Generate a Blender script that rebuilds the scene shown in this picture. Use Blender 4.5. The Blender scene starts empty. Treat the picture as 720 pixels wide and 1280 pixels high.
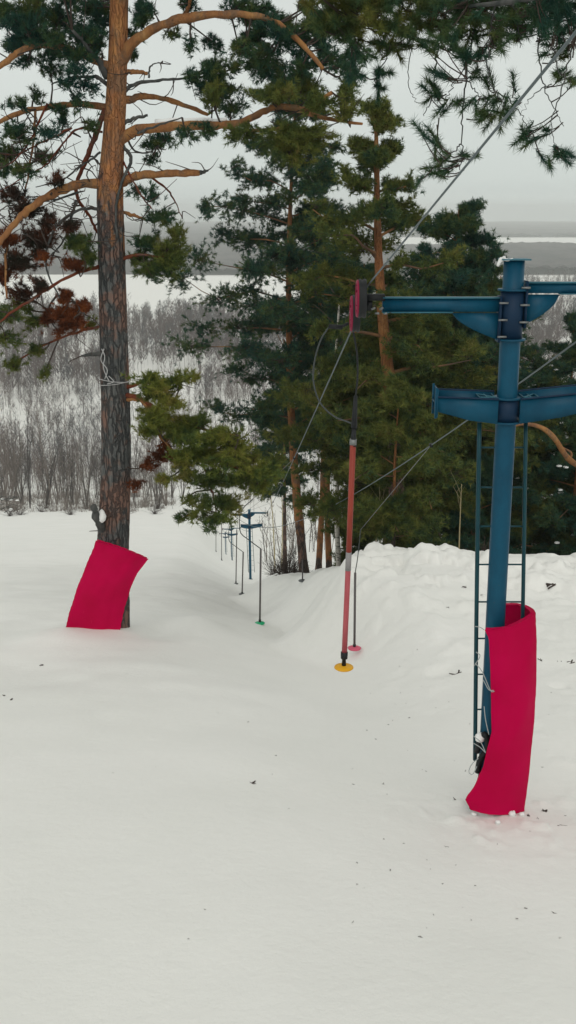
import bpy, math, random
import numpy as np
from math import radians, sin, cos, tan, pi
C = bpy.context.scene
random.seed(7); RNG = np.random.default_rng(7)

# ------------------------------------------------------------------ camera
F = 1300.0; TH = math.atan(375 / F)
cam = bpy.data.objects.new('camera', bpy.data.cameras.new('camera')); C.collection.objects.link(cam)
cam.data.sensor_fit = 'VERTICAL'; cam.data.sensor_height = 24; cam.data.lens = 24 * F / 1280
cam.data.clip_start = 0.1; cam.data.clip_end = 20000
cam.rotation_euler = (pi / 2 - TH, 0, 0); C.camera = cam
FW = np.array([0, cos(TH), -sin(TH)]); UP = np.array([0, sin(TH), cos(TH)]); RT = np.array([1.0, 0, 0])
def at(px, py, Y):
    d = FW + RT * (px - 360) / F - UP * (py - 640) / F
    return d * (Y / d[1])

# ------------------------------------------------------------------ light
SUN_EL, SUN_AZ = radians(42), radians(178)
w = bpy.data.worlds.new('World'); C.world = w; w.use_nodes = True
nt = w.node_tree; nt.nodes.clear()
def wn(t, **k):
    n = nt.nodes.new(t)
    for a, b in k.items(): setattr(n, a, b)
    return n
out = wn('ShaderNodeOutputWorld'); bg = wn('ShaderNodeBackground'); bg.inputs['Strength'].default_value = 0.1
sky = wn('ShaderNodeTexSky', sky_type='NISHITA', sun_disc=False, sun_elevation=SUN_EL, sun_rotation=SUN_AZ)
geo = wn('ShaderNodeTexCoord'); sep = wn('ShaderNodeSeparateXYZ')
nt.links.new(geo.outputs['Generated'], sep.inputs[0])
ramp = wn('ShaderNodeValToRGB'); nt.links.new(sep.outputs['Z'], ramp.inputs[0])
cr = ramp.color_ramp
cr.elements[0].position = 0.0; cr.elements[0].color = (0.86, 0.95, 0.93, 1)
cr.elements[1].position = 0.9; cr.elements[1].color = (1.04, 1.035, 0.97, 1)
e = cr.elements.new(0.12); e.color = (1.04, 1.09, 1.03, 1)
e = cr.elements.new(0.28); e.color = (1.04, 1.07, 1.01, 1)
cn = wn('ShaderNodeTexNoise'); cn.inputs['Scale'].default_value = 2.2; cn.inputs['Detail'].default_value = 4
cm = wn('ShaderNodeMapping'); cm.inputs['Scale'].default_value = (1, 1, 3)
nt.links.new(geo.outputs['Generated'], cm.inputs[0]); nt.links.new(cm.outputs[0], cn.inputs['Vector'])
mr = wn('ShaderNodeMapRange'); mr.inputs[3].default_value = 6.35; mr.inputs[4].default_value = 7.05
nt.links.new(cn.outputs['Fac'], mr.inputs[0])
vm = wn('ShaderNodeVectorMath', operation='SCALE'); nt.links.new(ramp.outputs[0], vm.inputs[0]); nt.links.new(mr.outputs[0], vm.inputs['Scale'])
mx = wn('ShaderNodeMixRGB'); mx.inputs[0].default_value = 0.93
nt.links.new(sky.outputs[0], mx.inputs[1]); nt.links.new(vm.outputs[0], mx.inputs[2])
nt.links.new(mx.outputs[0], bg.inputs[0]); nt.links.new(bg.outputs[0], out.inputs[0])
sl = bpy.data.lights.new('sun', 'SUN'); sl.energy = 0.8; sl.angle = radians(45); sl.color = (1, 0.96, 0.9)
so = bpy.data.objects.new('sun', sl); C.collection.objects.link(so)
sd = np.array([sin(SUN_AZ) * cos(SUN_EL), cos(SUN_AZ) * cos(SUN_EL), sin(SUN_EL)])
so.rotation_euler = (pi / 2 - SUN_EL, 0, pi - SUN_AZ)
vs = C.view_settings; vs.view_transform = 'Standard'; vs.look = 'None'; vs.exposure = 0.0; vs.gamma = 1.0; vs.use_curve_mapping = False
C.cycles.max_bounces = 6; C.cycles.diffuse_bounces = 3; C.cycles.glossy_bounces = 2; C.cycles.transparent_max_bounces = 4
C.cycles.volume_bounces = 3; C.cycles.use_denoising = True

# ------------------------------------------------------------------ helpers
def norm(a): return a / (np.linalg.norm(a, axis=-1, keepdims=True) + 1e-9)
def perp(d):
    a = np.where(np.abs(d[..., 2:3]) < 0.9, np.array([0, 0, 1.0]), np.array([1.0, 0, 0]))
    u = norm(np.cross(d, a)); return u, np.cross(d, u)
class MB:
    def __init__(s): s.v = []; s.f = []; s.n = 0        # f: list of (M,k) arrays
    def add(s, v, f):
        v = np.asarray(v, float).reshape(-1, 3); s.v.append(v)
        for q in (f if isinstance(f, list) else [f]):
            q = np.asarray(q, int)
            if q.size: s.f.append(q + s.n)
        s.n += len(v); return s
    def box(s, c, size, rot=None):
        c = np.asarray(c, float); h = np.asarray(size, float) / 2
        v = np.array([[x, y, z] for x in (-1, 1) for y in (-1, 1) for z in (-1, 1)]) * h
        if rot is not None: v = v @ np.asarray(rot).T
        return s.add(v + c, np.array([[0, 1, 3, 2], [4, 6, 7, 5], [0, 4, 5, 1], [2, 3, 7, 6], [0, 2, 6, 4], [1, 5, 7, 3]]))
    def prism(s, poly, y0, y1):                          # poly in XZ, extruded along Y
        n = len(poly); v = [(x, y0, z) for x, z in poly] + [(x, y1, z) for x, z in poly]
        sides = [[i, (i + 1) % n, n + (i + 1) % n, n + i] for i in range(n)]
        return s.add(v, [np.array(sides), np.array([list(range(n))[::-1]]), np.array([list(range(n, 2 * n))])])
    def tube(s, P, R, n=8, cap=True, rough=0.0, flare=None):
        P = np.asarray(P, float); m = len(P); R = np.broadcast_to(np.asarray(R, float), (m,))
        T = norm(np.gradient(P, axis=0)); u, _ = perp(T[0]); U = []
        for i in range(m):
            u = u - T[i] * np.dot(u, T[i]); u = u / (np.linalg.norm(u) + 1e-9); U.append(u)
        U = np.array(U); W = np.cross(T, U)
        a = np.arange(n) * 2 * pi / n
        rr = R[:, None] * np.ones((m, n))
        if rough: rr = rr * (1 + rough * RNG.uniform(-1, 1, (m, n)))
        if flare is not None: rr = rr * flare(np.linspace(0, 1, m)[:, None], a[None, :])
        v = P[:, None] + rr[..., None] * (np.cos(a)[None, :, None] * U[:, None] + np.sin(a)[None, :, None] * W[:, None])
        i = np.arange(m - 1)[:, None] * n; j = np.arange(n)[None]; k = (j + 1) % n
        q = np.stack([i + j, i + k, i + n + k, i + n + j], -1).reshape(-1, 4)
        fs = [q]
        if cap: fs += [np.array([list(range(n))[::-1]]), np.array([[(m - 1) * n + x for x in range(n)]])]
        return s.add(v.reshape(-1, 3), fs)
    def sticks(s, A, B, ra, rb, n=3):
        A = np.asarray(A, float).reshape(-1, 3); B = np.asarray(B, float).reshape(-1, 3); N = len(A)
        if N == 0: return s
        d = norm(B - A); u, ww = perp(d); a = np.arange(n) * 2 * pi / n
        ring = np.cos(a)[None, :, None] * u[:, None] + np.sin(a)[None, :, None] * ww[:, None]
        ra = np.broadcast_to(ra, (N,))[:, None, None]; rb = np.broadcast_to(rb, (N,))[:, None, None]
        v = np.concatenate([A[:, None] + ring * ra, B[:, None] + ring * rb], 1).reshape(-1, 3)
        j = np.arange(n); k = (j + 1) % n
        q = np.stack([j, k, n + k, n + j], -1)[None] + (np.arange(N) * 2 * n)[:, None, None]
        return s.add(v, q.reshape(-1, 4))
    def tufts(s, P, D, L=0.11, wd=0.012, K=16, spread=0.9):
        P = np.asarray(P, float).reshape(-1, 3); N = len(P)
        if N == 0: return s
        D = norm(np.asarray(D, float).reshape(-1, 3))
        d = norm(D[:, None] * 0.75 + RNG.normal(size=(N, K, 3)) * spread * 0.6)
        o = P[:, None] + D[:, None] * RNG.uniform(-0.35, 0.35, (N, K, 1)) * L
        ln = L * RNG.uniform(0.7, 1.2, (N, K, 1))
        sd_ = norm(np.cross(d, RNG.normal(size=(N, K, 3)))) * wd / 2
        v = np.stack([o - sd_, o + sd_, o + d * ln], 2).reshape(-1, 3)
        return s.add(v, np.arange(N * K * 3).reshape(-1, 3))
    def lathe(s, c, prof, n=24, ax=None):                # prof [(r,z)], axis z (or rot matrix)
        a = np.arange(n) * 2 * pi / n; m = len(prof)
        v = np.array([[r * cos(t), r * sin(t), z] for r, z in prof for t in a])
        if ax is not None: v = v @ np.asarray(ax).T
        i = np.arange(m - 1)[:, None] * n; j = np.arange(n)[None]; k = (j + 1) % n
        q = np.stack([i + j, i + k, i + n + k, i + n + j], -1).reshape(-1, 4)
        return s.add(v + np.asarray(c), [q, np.array([list(range(n))[::-1]]), np.array([[(m - 1) * n + x for x in range(n)]])])
    def grid(s, G, thick=None):                          # G (a,b,3); optional thickness
        a, b, _ = G.shape
        def quads(o, rev):
            i = np.arange(a - 1)[:, None] * b; j = np.arange(b - 1)[None]
            q = np.stack([i + j, i + j + 1, i + b + j + 1, i + b + j], -1).reshape(-1, 4) + o
            return q[:, ::-1] if rev else q
        if thick is None: return s.add(G.reshape(-1, 3), quads(0, False))
        du = np.gradient(G, axis=0); dv = np.gradient(G, axis=1); nn = norm(np.cross(du, dv))
        G2 = G + nn * thick; N = a * b
        top = list(range(b)); bot = [(a - 1) * b + x for x in range(b)]
        lf = [x * b for x in range(a)]; rg = [x * b + b - 1 for x in range(a)]
        loop = top + rg[1:] + bot[::-1][1:] + lf[::-1][1:-1]
        side = np.array([[loop[i], loop[(i + 1) % len(loop)], N + loop[(i + 1) % len(loop)], N + loop[i]] for i in range(len(loop))])
        return s.add(np.concatenate([G.reshape(-1, 3), G2.reshape(-1, 3)]), [quads(0, False), quads(N, True), side])
    def build(s, name, mat, parent=None, smooth=False, origin=None):
        V = np.concatenate(s.v)
        if origin is None: origin = world_loc(parent) if parent is not None else np.zeros(3)
        V = V - np.asarray(origin)
        cnt = np.concatenate([np.full(len(f), f.shape[1]) for f in s.f]); idx = np.concatenate([f.ravel() for f in s.f])
        me = bpy.data.meshes.new(name); me.vertices.add(len(V)); me.vertices.foreach_set('co', V.ravel())
        me.loops.add(len(idx)); me.loops.foreach_set('vertex_index', idx.astype(np.int32))
        me.polygons.add(len(cnt)); st = np.zeros(len(cnt), np.int32); st[1:] = np.cumsum(cnt)[:-1]
        me.polygons.foreach_set('loop_start', st); me.polygons.foreach_set('loop_total', cnt.astype(np.int32))
        if smooth: me.polygons.foreach_set('use_smooth', np.ones(len(cnt), bool))
        me.update(calc_edges=True); me.materials.append(mat)
        o = bpy.data.objects.new(name, me); C.collection.objects.link(o)
        if parent is not None: o.parent = parent
        else: o.location = tuple(origin)
        return o
LOC = {}
def world_loc(o):
    while o.parent is not None: o = o.parent
    return np.array(LOC.get(o.name, tuple(o.location)))
def tag(o, label=None, cat=None, group=None, kind=None):
    if label: o['label'] = label
    if cat: o['category'] = cat
    if group: o['group'] = group
    if kind: o['kind'] = kind
    return o
def thing(name, loc, label, cat, group=None):
    o = bpy.data.objects.new(name, None); C.collection.objects.link(o); o.location = tuple(loc); LOC[o.name] = tuple(loc)
    o.empty_display_size = 0.2
    return tag(o, label, cat, group)
def copy_tree(o, parent=None):
    c = o.copy(); C.collection.objects.link(c); c.parent = parent
    for ch in list(o.children): copy_tree(ch, c)
    return c
def bevel(o, wd=0.006, seg=2):
    m = o.modifiers.new('bevel', 'BEVEL'); m.width = wd; m.segments = seg; m.limit_method = 'ANGLE'; return o
def spline(P, n):                                        # Catmull-Rom resample
    P = np.asarray(P, float)
    if len(P) < 3:
        t = np.linspace(0, 1, n)[:, None]; return P[0] * (1 - t) + P[-1] * t
    Q = np.concatenate([[2 * P[0] - P[1]], P, [2 * P[-1] - P[-2]]]); m = len(P) - 1; o = []
    for t in np.linspace(0, m - 1e-6, n):
        i = int(t); f = t - i; a, b, c, d = Q[i:i + 4]
        o.append(0.5 * (2 * b + (c - a) * f + (2 * a - 5 * b + 4 * c - d) * f * f + (3 * b - a - 3 * c + d) * f ** 3))
    return np.array(o)
def hsh(i, j, s): 
    h = (i * 374761393 + j * 668265263 + s * 1442695041) & 0xffffffff
    h = ((h ^ (h >> 13)) * 1274126177) & 0xffffffff
    return ((h ^ (h >> 16)) & 0xffff) / 65535.0
def vn(x, y, s=0):
    x = np.asarray(x, float); y = np.asarray(y, float)
    i = np.floor(x).astype(np.int64); j = np.floor(y).astype(np.int64); a = x - i; b = y - j
    a = a * a * a * (a * (a * 6 - 15) + 10); b = b * b * b * (b * (b * 6 - 15) + 10)
    return ((hsh(i, j, s) * (1 - a) + hsh(i + 1, j, s) * a) * (1 - b) + (hsh(i, j + 1, s) * (1 - a) + hsh(i + 1, j + 1, s) * a) * b) * 2 - 1
def fbm(x, y, s=0, o=3):
    r = 0; am = 1
    for k in range(o): r = r + am * vn(x * 2 ** k + 17.3 * k, y * 2 ** k - 9.1 * k, s + k); am *= 0.5
    return r
def sst(a, b, x): t = np.clip((x - a) / (b - a), 0, 1); return t * t * (3 - 2 * t)

# ------------------------------------------------------------------ materials
class NM:
    def __init__(s, name, rough=0.7, col=(0.5, 0.5, 0.5), metal=0.0, spec=0.3):
        s.m = bpy.data.materials.new(name); s.m.use_nodes = True; s.t = s.m.node_tree
        s.b = s.t.nodes['Principled BSDF']; s.b.inputs['Base Color'].default_value = (*col, 1)
        s.b.inputs['Roughness'].default_value = rough; s.b.inputs['Metallic'].default_value = metal
        s.b.inputs['Specular IOR Level'].default_value = spec
        s.tc = None
    def N(s, t, **k):
        n = s.t.nodes.new(t)
        for a, b in k.items():
            if isinstance(a, str) and a.startswith('i_'): n.inputs[a[2:]].default_value = b
            else: setattr(n, a, b)
        return n
    def L(s, a, b): s.t.links.new(a, b)
    def coord(s, scale=(1, 1, 1)):
        if s.tc is None: s.tc = s.N('ShaderNodeTexCoord')
        mp = s.N('ShaderNodeMapping'); mp.inputs['Scale'].default_value = scale; s.L(s.tc.outputs['Object'], mp.inputs[0]); return mp.outputs[0]
    def noise(s, sc, det=3, scale=(1, 1, 1), rough=0.5):
        n = s.N('ShaderNodeTexNoise'); n.inputs['Scale'].default_value = sc; n.inputs['Detail'].default_value = det; n.inputs['Roughness'].default_value = rough
        s.L(s.coord(scale), n.inputs['Vector']); return n.outputs['Fac']
    def ramp(s, fac, stops):
        r = s.N('ShaderNodeValToRGB'); s.L(fac, r.inputs[0]); c = r.color_ramp
        while len(c.elements) < len(stops): c.elements.new(0.5)
        for e_, (p, col) in zip(c.elements, stops): e_.position = p; e_.color = (*col, 1)
        return r.outputs[0]
    def mix(s, f, a, b, bt='MIX'):
        m = s.N('ShaderNodeMixRGB', blend_type=bt)
        for sk, v in zip(m.inputs, (f, a, b)):
            if hasattr(v, 'is_linked') or hasattr(v, 'links'): s.L(v, sk)
            elif isinstance(v, (int, float)): sk.default_value = v
            else: sk.default_value = (*v, 1)
        return m.outputs[0]
    def base(s, c): s.L(c, s.b.inputs['Base Color']); return s
    def bump(s, h, st=0.3, dist=0.02):
        b = s.N('ShaderNodeBump'); b.inputs['Strength'].default_value = st; b.inputs['Distance'].default_value = dist
        s.L(h, b.inputs['Height']); s.L(b.outputs[0], s.b.inputs['Normal']); return s

def mk_snow():
    m = NM('snow', 0.75, spec=0.25)
    c = m.ramp(m.noise(0.35, 5), [(0.3, (0.83, 0.835, 0.80)), (0.7, (0.88, 0.88, 0.85))])
    m.base(c)
    h = m.mix(0.5, m.noise(9, 6, rough=0.65), m.noise(1.6, 4, (1, 0.35, 1)))
    m.bump(h, 0.5, 0.05); return m.m
M_SNOW = mk_snow()
def mk_clump():
    m = NM('snow_clod', 0.8, (0.86, 0.87, 0.86)); m.bump(m.noise(30, 4), 0.4, 0.01); return m.m
M_CLOD = mk_clump()
def mk_paint(name, a, b, rough=0.42):
    m = NM(name, rough, spec=0.2)
    c = m.ramp(m.noise(3.5, 6, (1, 1, 0.5), 0.7), [(0.3, a), (0.62, b)])
    r = m.N('ShaderNodeMapRange', i_0=0) if False else None
    rust = m.ramp(m.noise(14, 5, rough=0.7), [(0.66, (0, 0, 0)), (0.72, (1, 1, 1))])
    c = m.mix(rust, c, (0.055, 0.06, 0.055)); m.base(c)
    m.bump(m.noise(40, 3), 0.12, 0.003); return m.m
M_BLUE = mk_paint('blue_paint', (0.002, 0.046, 0.088), (0.004, 0.075, 0.135))
M_BLUED = mk_paint('dark_blue_paint', (0.004, 0.02, 0.05), (0.006, 0.028, 0.065), 0.5)
M_TEAL = mk_paint('teal_paint', (0.006, 0.038, 0.05), (0.009, 0.055, 0.07))
M_EDGE = mk_paint('pale_edge_paint', (0.03, 0.12, 0.17), (0.05, 0.17, 0.22))  # paler blue for arm flanges, top plate and step grating
def mk_vinyl():
    m = NM('red_vinyl', 0.6, spec=0.05)
    c = m.ramp(m.noise(2.0, 5), [(0.3, (0.42, 0.0, 0.042)), (0.7, (0.52, 0.0, 0.062))])
    sc = m.ramp(m.noise(26, 2, (1, 1, 0.12)), [(0.72, (0, 0, 0)), (0.76, (1, 1, 1))])
    c = m.mix(sc, c, (0.50, 0.015, 0.07)); m.base(c)
    m.bump(m.noise(5, 4), 0.35, 0.02); return m.m
M_VINYL = mk_vinyl()
M_BLACK = NM('black_rubber', 0.6, (0.012, 0.014, 0.016)).m
M_STEEL = NM('galvanised_steel', 0.45, (0.22, 0.23, 0.23), 0.6).m
M_DSTEEL = NM('dark_steel', 0.5, (0.06, 0.07, 0.07), 0.4).m
M_ROPE = NM('steel_rope', 0.6, (0.12, 0.15, 0.16), 0.3).m
M_CORD = NM('pale_cord', 0.8, (0.35, 0.38, 0.38)).m
M_WHEEL = mk_paint('magenta_paint', (0.20, 0.008, 0.035), (0.26, 0.012, 0.05), 0.5)
def mk_stick():
    m = NM('orange_stick_paint', 0.5); m.base(m.ramp(m.noise(6, 5, (1, 1, .3), .7), [(0.3, (0.24, 0.036, 0.024)), (0.7, (0.36, 0.06, 0.038))])); return m.m
M_ORANGE = mk_stick()
def mk_stick2():
    m = NM('pink_stick_paint', 0.5); m.base(m.ramp(m.noise(6, 5, (1, 1, .3), .7), [(0.3, (0.36, 0.06, 0.075)), (0.7, (0.48, 0.11, 0.125))])); return m.m
M_PINK = mk_stick2()
M_TAPE = NM('grey_tape', 0.5, (0.26, 0.25, 0.25)).m
M_YEL = NM('yellow_plastic', 0.45, (0.72, 0.36, 0.01)).m
M_GRN = NM('green_plastic', 0.45, (0.02, 0.40, 0.18)).m
M_PNKD = NM('pink_plastic', 0.45, (0.62, 0.10, 0.17)).m
M_GREY = NM('grey_plastic', 0.5, (0.12, 0.13, 0.13)).m
M_STK = NM('grey_stick', 0.5, (0.10, 0.09, 0.09)).m

def bark(name, z0, z1, cr_=0.4, orange=(0.38, 0.175, 0.065), low=((0.035, 0.034, 0.032), (0.15, 0.105, 0.085))):
    m = NM(name, 0.9, spec=0.15)
    wv = m.N('ShaderNodeTexVoronoi', feature='DISTANCE_TO_EDGE'); wv.inputs['Scale'].default_value = 12
    wj = m.N('ShaderNodeMixRGB', blend_type='ADD'); wj.inputs[0].default_value = 0.10; wn_ = m.N('ShaderNodeTexNoise'); wn_.inputs['Scale'].default_value = 7; wn_.inputs['Detail'].default_value = 4
    m.L(m.coord(), wn_.inputs['Vector']); m.L(m.coord((1, 1, 0.2)), wj.inputs[1]); m.L(wn_.outputs['Color'], wj.inputs[2]); m.L(wj.outputs[0], wv.inputs['Vector'])
    crack = m.ramp(wv.outputs['Distance'], [(0.03, (1, 1, 1)), (0.16, (0, 0, 0))])
    lo = m.ramp(m.noise(15, 6, (1, 1, 0.25), 0.75), [(0.34, low[0]), (0.62, low[1])])
    flake = m.ramp(m.noise(2.4, 5, (1, 1, 0.8), 0.6), [(0.45, (0, 0, 0)), (0.56, (1, 1, 1))])
    lo = m.mix(flake, lo, (0.20, 0.120, 0.095)); lo = m.mix(m.mix(0.35, crack, (0, 0, 0)), lo, (0.024, 0.026, 0.028))
    hi = m.ramp(m.noise(4, 6, (1, 1, 0.35), 0.7), [(0.28, (orange[0] * .42, orange[1] * .40, orange[2] * .55)), (0.46, (orange[0] * .8, orange[1] * .72, orange[2] * .8)), (0.62, orange), (0.75, (orange[0] * 1.15, orange[1] * 1.35, orange[2] * 1.7))])
    sp = m.N('ShaderNodeSeparateXYZ'); m.L(m.coord(), sp.inputs[0])
    mr_ = m.N('ShaderNodeMapRange'); mr_.inputs[1].default_value = z0; mr_.inputs[2].default_value = z1; m.L(sp.outputs[2], mr_.inputs[0])
    ad = m.N('ShaderNodeMath', operation='ADD'); m.L(mr_.outputs[0], ad.inputs[0])
    nz = m.N('ShaderNodeMapRange'); nz.inputs[3].default_value = -0.75; nz.inputs[4].default_value = 0.75; m.L(m.noise(2.8, 5, (1, 1, 0.6), 0.65), nz.inputs[0]); m.L(nz.outputs[0], ad.inputs[1])
    f = m.ramp(ad.outputs[0], [(0.42, (0, 0, 0)), (0.58, (1, 1, 1))])
    gp = m.ramp(m.noise(3.3, 6, (1, 1, 0.55), .7), [(0.50, (0, 0, 0)), (0.62, (1, 1, 1))])
    hi = m.mix(m.mix(0.6, (0, 0, 0), gp), hi, (0.12, 0.10, 0.08))
    m.base(m.mix(f, lo, hi)); 
    ci = m.mix(1.0, (1, 1, 1), crack, 'SUBTRACT'); hh = m.mix(cr_, m.mix(0.5, ci, m.noise(5, 5, (1, 1, .5))) if cr_ > .5 else ci, m.noise(24, 5, (1, 1, 0.3), 0.7)); m.bump(hh, 1.0, 0.06); return m.m
def mk_leaf(name, stops, sc=1.3):
    m = NM(name, 0.75, spec=0.12)
    n = m.mix(0.4, m.noise(sc, 3), m.noise(7, 3)); m.base(m.ramp(n, stops)); return m.m
M_NEED = mk_leaf('pine_needles', [(0.34, (0.014, 0.052, 0.046)), (0.47, (0.028, 0.074, 0.046)), (0.56, (0.055, 0.095, 0.036)), (0.66, (0.115, 0.125, 0.035))])
M_NEED2 = mk_leaf('olive_pine_needles', [(0.34, (0.022, 0.062, 0.038)), (0.46, (0.07, 0.10, 0.028)), (0.57, (0.13, 0.145, 0.032)), (0.68, (0.17, 0.14, 0.045))])
M_NEED3 = mk_leaf('yellow_green_needles', [(0.34, (0.035, 0.075, 0.035)), (0.45, (0.10, 0.135, 0.030)), (0.55, (0.17, 0.185, 0.035)), (0.68, (0.22, 0.18, 0.05))])
M_DEAD = mk_leaf('dead_needles', [(0.36, (0.05, 0.018, 0.010)), (0.55, (0.15, 0.045, 0.018)), (0.66, (0.26, 0.075, 0.02))], 3)
M_DARKN = mk_leaf('brownish_needles', [(0.36, (0.020, 0.026, 0.018)), (0.5, (0.05, 0.028, 0.02)), (0.62, (0.11, 0.04, 0.02))], 2.5)
M_LIMB = bark('orange_limb_bark', -50, -49, .85, orange=(0.40, 0.20, 0.075))
M_BOUGH = NM('dull_bough_bark', 0.9); M_BOUGH.base(M_BOUGH.ramp(M_BOUGH.noise(1.2, 4), [(0.38, (0.07, 0.05, 0.04)), (0.52, (0.16, 0.085, 0.045)), (0.66, (0.32, 0.16, 0.06))])); M_BOUGH = M_BOUGH.m
M_LIMBR = bark('red_limb_bark', -50, -49, .85, orange=(0.20, 0.06, 0.03))
M_GREYW = NM('dead_grey_wood', 0.9); M_GREYW.base(M_GREYW.ramp(M_GREYW.noise(12, 5, (1, 1, .4)), [(0.3, (0.03, 0.036, 0.036)), (0.7, (0.10, 0.10, 0.095))])); M_GREYW = M_GREYW.m
M_TWIG = NM('twig_bark', 0.9, (0.055, 0.04, 0.033)).m
def mk_bare(name, a, b):
    m = NM(name, 0.9, spec=0.1); oi = m.N('ShaderNodeObjectInfo'); m.base(m.mix(oi.outputs['Random'], a, b)); return m.m
M_BARE = mk_bare('bare_tree_bark', (0.045, 0.042, 0.042), (0.20, 0.17, 0.15))
M_FOREST = NM('valley_forest_bark', 0.9, spec=0.1); M_FOREST.base(M_FOREST.ramp(M_FOREST.noise(0.02, 4), [(0.38, (0.055, 0.052, 0.056)), (0.5, (0.115, 0.08, 0.07)), (0.62, (0.075, 0.075, 0.08))])); M_FOREST = M_FOREST.m
M_BRUSH = NM('undergrowth_twigs', 0.9, (0.21, 0.185, 0.165)).m
M_BIRCH = NM('birch_bark', 0.7); M_BIRCH.base(M_BIRCH.ramp(M_BIRCH.noise(5, 5, (1, 1, 2.5), .7), [(0.40, (0.06, 0.06, 0.055)), (0.5, (0.52, 0.49, 0.44))])); M_BIRCH = M_BIRCH.m
M_SAPL = NM('sapling_bark', 0.8, (0.38, 0.32, 0.18)).m
M_WIRE = NM('pale_wire', 0.5, (0.42, 0.42, 0.42)).m

# ------------------------------------------------------------------ ground
YT = np.concatenate([np.linspace(-40, 60, 1001), np.linspace(60.5, 400, 680), [600, 20000]])
def prof(pts, wfun=lambda y: 1.2 + 0.06 * np.abs(y)):
    p = np.array(pts, float); z = np.interp(YT, p[:, 0], p[:, 1]); o = z.copy()
    for k in range(-6, 7): pass
    acc = np.zeros_like(z); wt = 0
    for k in np.linspace(-1, 1, 13):
        g = math.exp(-3 * k * k); acc += g * np.interp(YT + k * wfun(YT), p[:, 0], p[:, 1]); wt += g
    return acc / wt
ZC = prof([(-40, 4.0), (9.5, -5.85), (25, -10.45), (45, -16.95), (75, -27), (156, -53), (234, -78.5), (262, -84), (20000, -84)])
ZL = prof([(-40, 4.0), (9.5, -5.85), (19, -7.95), (30, -11.2), (60, -20.2), (100, -31.2), (150, -43.4), (178, -50), (225, -61), (320, -84), (20000, -84)])
ZR = prof([(-40, 4.0), (9.5, -5.85), (14.5, -6.95), (18, -7.15), (21.5, -7.2), (24, -8.2), (28, -9.85), (37, -13.1), (41, -14.5), (75, -26.2), (156, -51), (234, -77), (270, -84), (20000, -84)], lambda y: 0.8 + 0.03 * np.abs(y))
def H(x, y, detail=True):
    x = np.asarray(x, float); y = np.asarray(y, float)
    zc = np.interp(y, YT, ZC); zl = np.interp(y, YT, ZL); zr = np.interp(y, YT, ZR)
    xl = -1.1 - 0.1 * np.maximum(y, 0); wl = 1 - sst(0, 1, (x - xl) / (3.6 + 0.03 * np.abs(y)))
    xr = np.interp(y, [0, 12, 17, 20, 24, 30, 40, 75, 200], [3.0, 1.6, 0.5, -0.35, -0.5, -1.3, -2.4, -2.6, -5.0])
    wob = 0.5 * vn(y * 0.35, y * 0 + 3, 5)
    wr = sst(0, 1, (x - xr - wob) / (1.9 + 0.01 * np.abs(y)))
    z = zc + (zl - zc) * wl + (zr - zc) * wr
    near = np.exp(-np.maximum(np.abs(y) - 60, 0) / 60)
    z = z + 0.16 * fbm(x * 0.16, y * 0.11, 11) * near
    if detail:
        piste = (1 - wl) * (1 - wr)
        d = np.clip(1.4 - np.abs(y) / 60, 0.15, 1)
        z = z + 0.018 * vn(x * 1.3, y * 0.16, 21) * d + 0.016 * vn(x * 4.5 + 0.8 * vn(y * .2, y * 0, 3), y * 0.22, 22) * piste * d
        z = z + 0.012 * fbm(x * 1.1, y * 0.9, 23) * d
        berm = wr * sst(12, 17, y) * (1 - sst(30, 42, y))
        lump = np.clip(fbm(x * 0.95, y * 1.0, 31, 4), -0.5, 0.35)
        crest = np.exp(-((y - 21.2) / 2.6) ** 2)
        z = z + berm * (0.08 + .20 * crest) * lump
        l2 = np.maximum(fbm(x * 2.1, y * 2.3, 37, 3) - 0.1, 0) ** .5; z = z + berm * (0.08 + .16 * crest) * l2 * sst(-0.5, .2, vn(x * .6, y * .6, 41)) * sst(15, 19, y)
        z = z - 0.10 * np.maximum(fbm(x * 1.7, y * 2.4, 57, 2) - 0.62, 0) ** .7 * wr * sst(10, 14, y) + 0.04 * np.maximum(fbm(x * 3.2, y * 3.2, 51) - 0.3, 0) * wr * (1 - sst(8, 40, y)) 
        # churned snow round the mat and a drift right of the left pine
        z = z + 0.05 * np.maximum(fbm(x * 6, y * 6, 61, 4) - 0.15, 0) * np.exp(-((x - 2.15) ** 2 + (y - 9.2) ** 2) / 0.8)
        z = z + 0.22 * np.exp(-((x + 1.9) ** 2 / 0.22 + (y - 20.5) ** 2 / 1.1)) - 0.20 * np.exp(-((x + 2.5) ** 2 / 0.20 + (y - 19.4) ** 2 / 0.9))
        z = z + 0.08 * np.exp(-((x + 1.0) ** 2 / 0.9 + (y - 24.5) ** 2 / 2.0))
        z = z + 0.16 * np.exp(-((x + 4.5) ** 2 / 1.2 + (y - 18.2) ** 2 / 1.0))
        left = wl * sst(8, 16, y) * d
        z = z + 0.07 * fbm(x * 0.5, y * 0.45, 71) * left
    return z
uu = np.concatenate([np.linspace(-1.6, -0.42, 60)[:-1], np.linspace(-0.42, 0.42, 560), np.linspace(0.42, 1.6, 60)[1:]])
yy = np.concatenate([np.linspace(-30, 3, 40)[:-1], 3 + (np.linspace(0, 1, 640) ** 1.35) * 57, np.geomspace(60.3, 9000, 260)])
YG, UG = np.meshgrid(yy, uu, indexing='ij'); XG = UG * (np.abs(YG) * 1.0 + 7)
G = np.stack([XG, YG, H(XG, YG)], -1)
ground = MB().grid(G[:, ::-1]).build('snow_ground', M_SNOW, smooth=True); tag(ground, kind='structure')
# make sure normals point up is irrelevant for cycles diffuse; keep
def gz(x, y): return float(H(np.array([x]), np.array([y]))[0])

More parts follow.
